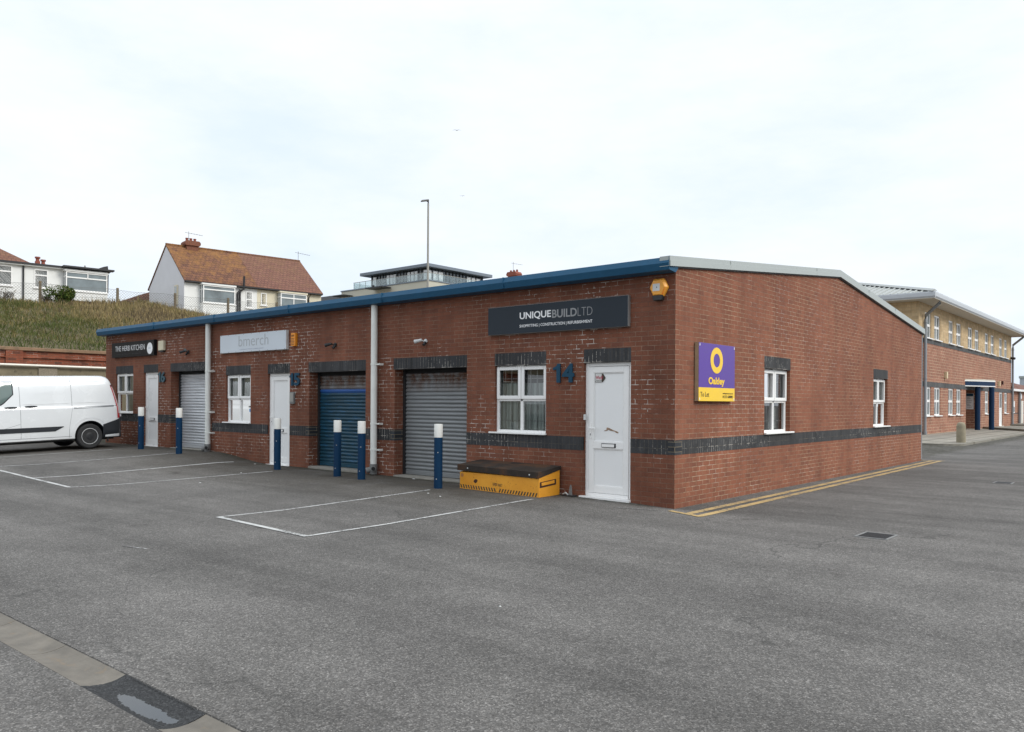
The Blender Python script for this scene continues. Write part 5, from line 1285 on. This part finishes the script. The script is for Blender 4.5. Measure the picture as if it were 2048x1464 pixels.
# street lamp
lp = thing('street_lamp', 'tall slim grey street lamp post behind the brick unit', 'street lamp', (-37.7, 30.84, 6.2))
mb = MB(); mb.tube([(-37.7, 30.84, 6.0), (-37.7, 30.84, 9.0), (-37.7, 30.84, 16.42)], .10, 14, r2=.07); mb.build('pole', 'steel_post', lp, smooth_=True)
mb = MB(); mb.tube([(-37.7, 30.84, 16.40), (-37.7, 30.84, 16.56), (-37.78, 30.78, 16.60)], .055, 10); mb.build('bracket', 'black', lp)
mb = MB(); a = Vector((-37.66, 30.87, 16.62)); dx = Vector((-.762, -.647, -.10)); sx = Vector((.647, -.762, 0))
mb.hexa([a + sx * .12 + dx * 0, a - sx * .12, a - sx * .15 + dx * .62, a + sx * .15 + dx * .62, a + sx * .09 + Vector((0, 0, .11)), a - sx * .09 + Vector((0, 0, .11)), a - sx * .10 + dx * .5 + Vector((0, 0, .1)), a + sx * .10 + dx * .5 + Vector((0, 0, .1))]); mb.build('lantern', 'iron', lp, bevel=.02)

# ------------------------------------------------------------------ two storey office on the right
of = thing('office_building', 'two storey red and buff brick office block with deep grey eaves', 'building', (-10.4, 45, .1))
XF, YS, YE = -4.4, 32.2, 58.3
def OP(u, d, z): return (XF - d, u, z)
UW = [(33.42, 34.65), (35.32, 36.58), (38.5, 39.65), (40.39, 41.65), (43.47, 44.75), (45.4, 46.68), (48.52, 49.72), (50.47, 51.69), (53.48, 54.71), (55.46, 56.65)]
LW = [(33.47, 34.73), (35.4, 36.72), (38.53, 39.77), (40.49, 41.72), (48.65, 49.85), (55.61, 56.81)]
LD = [(50.95, 51.9), (53.62, 55.0)]
UWo = [(a, b, 4.98, 6.30) for a, b in UW]; LWo = [(a, b, 1.03, 2.53) for a, b in LW]; LDo = [(a, b, -.1, 2.53) for a, b in LD]
REC = (42.97, 47.1, -.1, 2.60)
mb = MB(); sheet(mb, OP, [YS, YE], [-.2, 4.74], lambda u: 4.74, [o + (.12,) for o in LWo + LDo] + [REC + (1.5,)], .12)
mb.face([OP(42.97, 1.5, -.1), OP(47.1, 1.5, -.1), OP(47.1, 1.5, 2.6), OP(42.97, 1.5, 2.6)])
mb.build('front_wall', 'office_red', of)
mb = MB(); sheet(mb, OP, [YS, YE], [4.74, 6.5], lambda u: 6.72, [o + (.12,) for o in UWo], .12); mb.build('upper_wall', 'yellow_brick', of)
mb = MB(); mb.face([(XF - 13, YS, -.2), (XF, YS, -.2), (XF, YS, 4.74), (XF - 13, YS, 4.74)]); mb.face([(XF - 13, YE, -.2), (XF, YE, -.2), (XF, YE, 4.74), (XF - 13, YE, 4.74)]); mb.face([(XF - 13, YS, -.2), (XF - 13, YE, -.2), (XF - 13, YE, 4.74), (XF - 13, YS, 4.74)]); mb.build('side_wall', 'office_red', of)
mb = MB(); mb.face([(XF - 13, YS, 4.74), (XF, YS, 4.74), (XF, YS, 6.72), (XF - 13, YS, 6.72)]); mb.face([(XF - 13, YS, 4.74), (XF - 13, YE, 4.74), (XF - 13, YE, 6.72), (XF - 13, YS, 6.72)]); mb.face([(XF - 13, YE, 4.74), (XF, YE, 4.74), (XF, YE, 6.72), (XF - 13, YE, 6.72)]); mb.build('upper_side_wall', 'yellow_brick', of)
for z0, z1, nm_ in ((4.735, 4.965, 'a'), (2.53, 2.79, 'b')):
    mb = MB(); mb.box(YS + .0, YE, -.012, .02, z0, z1, 0, OP); mb.box(XF - 13, XF + .011, YS - .012, YS + .02, z0, z1); mb.build('brick_band', 'office_blue', of)
def owin(u0, u1, z0, z1, dr=False):
    mb = MB(); f = .09; d0, d1 = .05, .11; um = (u0 + u1) / 2; zm = z0 + (z1 - z0) * .52
    for q in ((u0, u0 + f, z0, z1), (u1 - f, u1, z0, z1), (u0 + f, u1 - f, z0, z0 + f), (u0 + f, u1 - f, z1 - f, z1), (u0 + f, u1 - f, zm - .06, zm + .06)): mb.box(q[0], q[1], d0, d1, q[2], q[3], 0, OP)
    if not dr: mb.box(um - .05, um + .05, d0 + .001, d1, z0 + f, z1 - f, 0, OP)
    w = mb.build('door' if dr else 'window', 'upvc', of)
    mb = MB(); mb.face([OP(u0 + f, .085, (zm if dr else z0) + .05), OP(u1 - f, .085, (zm if dr else z0) + .05), OP(u1 - f, .085, z1 - f), OP(u0 + f, .085, z1 - f)]); mb.build('pane', 'glass_far', w)
    if dr:
        mb = MB(); mb.box(u0 + f, u1 - f, .07, .10, z0 + f, zm - .06, 0, OP); mb.build('panel', 'upvc_panel', w)
        mb = MB(); mb.box(u0 - .05, u1 + .05, -.08, .04, z0 - .03, z0 + .03, 0, OP); mb.build('threshold', 'upvc_old', w)
    else:
        mb = MB(); mb.box(u0 - .05, u1 + .1, -.10, .049, z0 - .02, z0 + .03, 0, OP); mb.build('sill', 'upvc', w)
for a, b in UW: owin(a, b, 4.98, 6.30)
for a, b in LW: owin(a, b, 1.03, 2.53)
for a, b in LD: owin(a, b, .15, 2.53, True)
ov = .9; gx, gy0, gy1 = XF + ov, YS - ov, YE + ov; wx = XF - 13 - ov
mb = MB(); mb.box(wx, gx - .02, gy0 + .02, gy1, 6.70, 6.74); mb.build('soffit', 'soffit', of)
mb = MB()
mb.prism([(0, 6.72), (.06, 6.72), (.115, 6.80), (.115, 6.96), (.10, 7.02), (0, 7.02)], gy0 - .0, gy1, lambda u, d, z: (gx + u - .08, d, z))
mb.prism([(0, 6.722), (-.06, 6.722), (-.115, 6.80), (-.115, 6.96), (-.10, 7.018), (0, 7.018)], wx, gx + .03, lambda u, d, z: (d, gy0 + u + .08, z))
mb.build('gutter', 'gutter', of)
mb = MB(); rise = .27; hw2 = (gx - wx) / 2; rx_, rz_ = gx - hw2, 6.98 + hw2 * rise
A_, B_, C_, D_ = (gx, gy0, 6.98), (gx, gy1, 6.98), (wx, gy1, 6.98), (wx, gy0, 6.98); E_, F_ = (rx_, gy0 + hw2, rz_), (rx_, gy1 - hw2, rz_)
for q in ((A_, B_, F_, E_), (C_, D_, E_, F_), (D_, A_, E_), (B_, C_, F_)): mb.face(q)
# standing ribs on the two visible slopes
x = wx + .25
while x < gx - .2:
    t_ = min(gx - x, x - wx); mb.hexa([(x - .05, gy0, 6.985), (x + .05, gy0, 6.985), (x + .05, gy0 + t_, 6.985 + t_ * rise), (x - .05, gy0 + t_, 6.985 + t_ * rise), (x - .03, gy0, 7.04), (x + .03, gy0, 7.04), (x + .03, gy0 + t_, 7.04 + t_ * rise), (x - .03, gy0 + t_, 7.04 + t_ * rise)]); x += .34
y = gy0 + .25
while y < gy1 - .2:
    t_ = min(hw2, gy1 - y, y - gy0); mb.hexa([(gx, y - .05, 6.985), (gx, y + .05, 6.985), (gx - t_, y + .05, 6.985 + t_ * rise), (gx - t_, y - .05, 6.985 + t_ * rise), (gx, y - .03, 7.04), (gx, y + .03, 7.04), (gx - t_, y + .03, 7.04 + t_ * rise), (gx - t_, y - .03, 7.04 + t_ * rise)]); y += .34
ro = mb.build('roof', 'roof_grey', of, fix=False)
mb = MB(); e = Vector(E_) - Vector(A_); n_ = Vector((1, 1, 0)).normalized() * .16
a = Vector(A_) + Vector((0, 0, .05)); b_ = Vector(E_) + Vector((0, 0, .05)); mb.hexa([a - n_ * .9, a + n_ * .9, b_ + n_ * .9, b_ - n_ * .9, a + Vector((-.02, .02, .10)), a + Vector((.0, .02, .10)), b_ + Vector((.02, .02, .10)), b_ + Vector((-.02, 0, .10))]); mb.tube([Vector(E_) + Vector((0, 0, .1)), Vector(F_) + Vector((0, 0, .1))], .12, 8); mb.build('hip_flashing', 'roof_grey', ro)
def opipe(y0, top):
    mb = MB(); mb.tube([(gx - .05, y0 - .35, 6.74), (gx - .08, y0 - .30, 6.60), (XF + .12, y0 + .02, 6.05), (XF + .11, y0 + .05, 5.85), (XF + .11, y0 + .05, .25)], .075, 12); p = mb.build('downpipe', 'pipe_grey', of, smooth_=True)
    mb = MB()
    for z in (5.7, 2.9, 1.0): mb.tube([(XF + .11, y0 + .05, z - .03), (XF + .11, y0 + .05, z + .03)], .09, 12)
    mb.tube([(XF + .11, y0 + .05, .12), (XF + .11, y0 + .05, .3)], .10, 12); mb.build('bracket', 'pipe_grey', p)
opipe(33.0, 0); opipe(58.2, 0)
# entrance portico
por = [(-4.39, 42.7), (-3.9, 43.8), (-3.33, 45.6), (-4.39, 48.2)]
def flatpoly(mb, pts, z0, z1, grow=0.):
    c = (sum(p[0] for p in pts) / 4, sum(p[1] for p in pts) / 4); q = [(p[0] + (p[0] - c[0]) * grow, p[1] + (p[1] - c[1]) * grow) for p in pts]; q = [(min(a, -4.389), b) if a < -4.38 else (a, b) for a, b in q]
    mb.prism(q, z0, z1, lambda u, d, z: (u, z, d))
mb = MB(); flatpoly(mb, por, 2.78, 3.03); pc = mb.build('portico', 'portico_blue', of)
mb = MB(); flatpoly(mb, por, 2.73, 2.779, .03); flatpoly(mb, por, 3.031, 3.08, .03); mb.build('white_trim', 'upvc', pc)
mb = MB(); flatpoly(mb, por, 3.081, 3.16, .0); mb.build('flat_roof', 'soffit', pc)
for x, y in ((-4.02, 44.25), (-3.47, 45.35)):
    mb = MB(); mb.lathe([(.15, .1), (.15, 2.728)], (x, y, 0), 'Z', 20); mb.build('column', 'portico_blue', pc, smooth_=True)
mb = MB(); mb.box(-5.18, -4.76, 47.05, 47.085, 1.36, 2.37); nb = mb.build('notice_board', 'panel_pale', of)
mb = MB(); mb.box(-5.16, -4.78, 47.045, 47.0495, 2.18, 2.35); mb.build('notice_header', 'number_blue', nb)
mb = MB()
for i, z in enumerate((2.10, 2.02, 1.92, 1.86, 1.76, 1.66, 1.58, 1.47)): mb.box(-5.14, -4.98 + .035 * ((i * 7) % 5), 47.046, 47.0495, z, z + .025)
mb.build('notice_lines', 'ink_grey', nb)
for y, z in ((37.65, 3.22), (53.1, 3.1)):
    mb = MB(); mb.box(XF + .003, XF + .14, y - .12, y + .12, z - .18, z + .18); mb.build('wall_light', 'office_cream', of, bevel=.01)
mb = MB(); mb.box(XF + .003, XF + .10, 54.4, 54.65, 3.08, 3.32); mb.build('alarm_box', 'vault_rust', of)
mb = MB(); mb.tube([(XF, 58.0, 5.1), (XF + .3, 57.9, 5.05)], .09, 8); mb.build('camera', 'black', of)
# pavement with kerb in front of the office
PK = [(-40, 22.6), (-1.75, 23.28)] + [(-1.75 + .95 * math.sin(q), 24.23 - .95 * math.cos(q)) for q in (i * math.pi / 2 / 8 for i in range(1, 9))] + [(-.86, 30), (-.98, 39.4), (-1.0, 60)]
mb = MB(); IN = []
for i, p in enumerate(PK):
    a = Vector(PK[max(i - 1, 0)]); b = Vector(PK[min(i + 1, len(PK) - 1)]); t_ = (b - a).normalized(); IN.append((p[0] - t_.y * .13, p[1] + t_.x * .13))
for i in range(len(PK) - 1):
    (x0, y0), (x1, y1), (a0, b0), (a1, b1) = PK[i], PK[i + 1], IN[i], IN[i + 1]
    mb.hexa([(x0, y0, -.05), (x1, y1, -.05), (a1, b1, -.05), (a0, b0, -.05), (x0, y0, .115), (x1, y1, .115), (a1, b1, .125), (a0, b0, .125)])
structure('kerb', mb, 'kerb')
mb = MB(); mb.face([(x, y, .119) for x, y in IN] + [(-40, 60, .119)]); structure('pavement', mb, 'paver')
mb = MB(); mb.hexa([(-4.39, 48.0, .1), (-1.5, 43.4, .1), (-1.15, 44.1, .1), (-1.15, 58, .1), (-4.39, 48.0, .24), (-1.5, 43.4, .24), (-1.15, 44.1, .24), (-1.15, 58, .24)]); mb.box(-4.39, -1.15, 58, 64, .1, .24); structure('kerb_step', mb, 'kerb')
mb = MB()
for off_, w_ in ((.28, .09), (.50, .09)):
    pts = []
    for i, p in enumerate(PK):
        a = Vector(PK[max(i - 1, 0)]); b = Vector(PK[min(i + 1, len(PK) - 1)]); t_ = (b - a).normalized(); pts.append(((p[0] + t_.y * off_, p[1] - t_.x * off_), (p[0] + t_.y * (off_ + w_), p[1] - t_.x * (off_ + w_))))
    for (a, b), (c, d) in zip(pts, pts[1:]):
        mb.face([(a[0], a[1], .006), (b[0], b[1], .006), (d[0], d[1], .006), (c[0], c[1], .006)])
structure('double_yellow_line', mb, 'yellow_line')
sb = MB(); sb.lathe([(.17, .10), (.165, .75), (.15, .84), (.11, .90), (.04, .925)], (-1.12, 25.1, 0), 'Z', 20); tag(sb.build('stone_bollard', 'stone', smooth_=True), 'short round topped stone bollard on the pavement before the office', 'bollard')

# low wing beyond the office
wg = thing('brick_wing', 'low red brick wing beyond the office at the right edge', 'building', (-8, 66, .1))
XG = -4.6
def WP(u, d, z): return (XG - d, u, z)
mb = MB(); mb.box(58.6, 84, 0, 8, -.1, 2.75, 0, WP); mb.build('wall', 'office_red', wg)
mb = MB(); mb.box(58.6, 84, -.32, -.02, 2.70, 2.86, 0, WP); mb.build('gutter', 'upvc', wg)
mb = MB(); mb.prism([(-.3, 2.86), (8.3, 2.86), (4.2, 4.1)], 62.5, 84, lambda u, d, z: (XG - u, d, z)); mb.prism([(-.28, 2.86), (8.2, 2.86), (2.5, 3.65), (.2, 3.38)], 58.9, 62.3, lambda u, d, z: (XG - u, d, z)); mb.build('roof', 'tile_red', wg)
mb = MB(); mb.box(58.6, 84, -.01, .02, .98, 1.05, 0, WP); mb.build('brick_band', 'office_blue', wg)
mb = MB(); mb.box(60.2, 61.2, -.02, .02, 1.04, 1.96, 0, WP); w = mb.build('window', 'upvc', wg)
mb = MB(); mb.box(60.3, 61.1, -.024, -.0205, 1.12, 1.50, 0, WP); mb.build('pane', 'glass_far', w)
mb = MB(); mb.tube([(XG + .12, 62.7, 2.7), (XG + .12, 62.7, .1)], .09, 10); mb.build('downpipe', 'pipe_grey', wg)
mb = MB(); mb.box(63.2, 64.4, -.04, -.003, 2.15, 2.55, 0, WP); mb.build('notice', 'panel_pale', wg)
mb = MB(); mb.box(64.2, 65.2, -.03, .02, .2, 2.0, 0, WP); mb.build('door', 'upvc_old', wg)
gb = thing('warehouse', 'pale grey warehouse far behind the brick wing at the right edge', 'building', (-11, 134, 0))
mb = MB(); mb.box(-14.0, 6, 129.7, 150, 0, 5.7); mb.build('wall', 'grey_box', gb); mb = MB(); mb.box(-14.1, 6.1, 129.6, 150.1, 5.7, 6.05); mb.build('roof', 'verge', gb)

# gulls
def gull(loc, label, s=.5, a=.3):
    t = MB(); x, y, z = loc; c, n_ = math.cos(a), math.sin(a)
    pt = lambda u, v, w_: (x + u * c - v * n_, y + u * n_ + v * c, z + w_)
    t.tube([pt(0, -.22 * s, 0), pt(0, 0, .01), pt(0, .25 * s, 0)], .05 * s, 8)
    for k in (1, -1): t.hexa([pt(k * .02, -.08 * s, 0), pt(k * .45 * s, -.06 * s, .14 * s), pt(k * .45 * s, .06 * s, .14 * s), pt(k * .02, .08 * s, 0), pt(k * .02, -.08 * s, .02), pt(k * .45 * s, -.06 * s, .16 * s), pt(k * .45 * s, .06 * s, .16 * s), pt(k * .02, .08 * s, .02)]); t.hexa([pt(k * .45 * s, -.06 * s, .14 * s), pt(k * .95 * s, .06 * s, .05 * s), pt(k * .95 * s, .09 * s, .05 * s), pt(k * .45 * s, .06 * s, .14 * s), pt(k * .45 * s, -.06 * s, .16 * s), pt(k * .95 * s, .06 * s, .06 * s), pt(k * .95 * s, .09 * s, .06 * s), pt(k * .45 * s, .06 * s, .16 * s)])
    return tag(t.build('gull', 'gull'), label, 'bird')
gull((-36.1, 32.2, 21.88), 'small dark gull gliding high above the street lamp', .34, .7)
gull((-49.67, 46.9, 22.13), 'tiny distant gull gliding lower in the sky', .30, .5)

# ------------------------------------------------------------------ sky, sun, camera
SUN_EL, SUN_AZ = R(38), R(78)              # azimuth clockwise from +Y: from the right of the picture, a little behind the gable
wd = bpy.data.worlds.new('World'); sc.world = wd; wd.use_nodes = True
nt = wd.node_tree; bgn = nt.nodes['Background']
sky = nt.nodes.new('ShaderNodeTexSky'); sky.sky_type = 'NISHITA'; sky.sun_disc = False; sky.sun_elevation = SUN_EL; sky.sun_rotation = SUN_AZ; sky.air_density = 1.; sky.dust_density = 3.
tc = nt.nodes.new('ShaderNodeTexCoord'); sp = nt.nodes.new('ShaderNodeSeparateXYZ'); L(nt, tc.outputs['Generated'], sp.inputs[0])
mp = nt.nodes.new('ShaderNodeMapping'); mp.inputs['Scale'].default_value = (1.1, 1.1, 3.2); L(nt, tc.outputs['Generated'], mp.inputs['Vector'])
cn = N(nt, 'ShaderNodeTexNoise', Scale=2.1, Detail=6., Roughness=.6); L(nt, mp.outputs[0], cn.inputs['Vector'])
CL = 11.1
cloud = ramp(nt, cn.outputs['Fac'], [(.34, (.80, .905, 1.02)), (.64, (.925, .960, 1.003))])
lum = ramp(nt, sp.outputs[2], [(0., 1.0), (.42, 1.0), (.75, 1.42), (1., 1.55)])
cl = mixc(nt, 1., cloud.outputs[0], lum.outputs[0], 'MULTIPLY')
sc_ = nt.nodes.new('ShaderNodeVectorMath'); sc_.operation = 'SCALE'; sc_.inputs['Scale'].default_value = CL; L(nt, cl, sc_.inputs[0])
cover = ramp(nt, cn.outputs['Fac'], [(.30, .90), (.55, .97)])
fin = mixc(nt, cover.outputs[0], sky.outputs[0], sc_.outputs[0])
L(nt, fin, bgn.inputs['Color']); bgn.inputs['Strength'].default_value = .1
sd = bpy.data.lights.new('sun', 'SUN'); sd.energy = 2.1; sd.angle = R(24); sd.color = (1., .97, .90)
so = bpy.data.objects.new('sun', sd); C.objects.link(so)
dirv = Vector((math.sin(SUN_AZ) * math.cos(SUN_EL), math.cos(SUN_AZ) * math.cos(SUN_EL), math.sin(SUN_EL)))
so.rotation_euler = dirv.to_track_quat('Z', 'Y').to_euler(); so.location = (20, 0, 30)

cd = bpy.data.cameras.new('camera'); cam = bpy.data.objects.new('camera', cd); C.objects.link(cam)
cd.sensor_width = 36; cd.lens = 1609 / 2048 * 36; cd.shift_y = 74 / 2048; cd.clip_end = 3000; cd.clip_start = .1
yaw = R(40.33)
cam.matrix_world = Matrix.Translation((5.955, -10.797, 1.579)) @ Matrix.Rotation(yaw, 4, 'Z') @ Matrix.Rotation(R(90), 4, 'X') @ Matrix.Rotation(R(.34), 4, 'Z')
sc.camera = cam
sc.view_settings.view_transform = 'Standard'; sc.view_settings.look = 'None'; sc.view_settings.exposure = 0; sc.view_settings.gamma = 1
sc.cycles.max_bounces = 8; sc.cycles.use_denoising = True
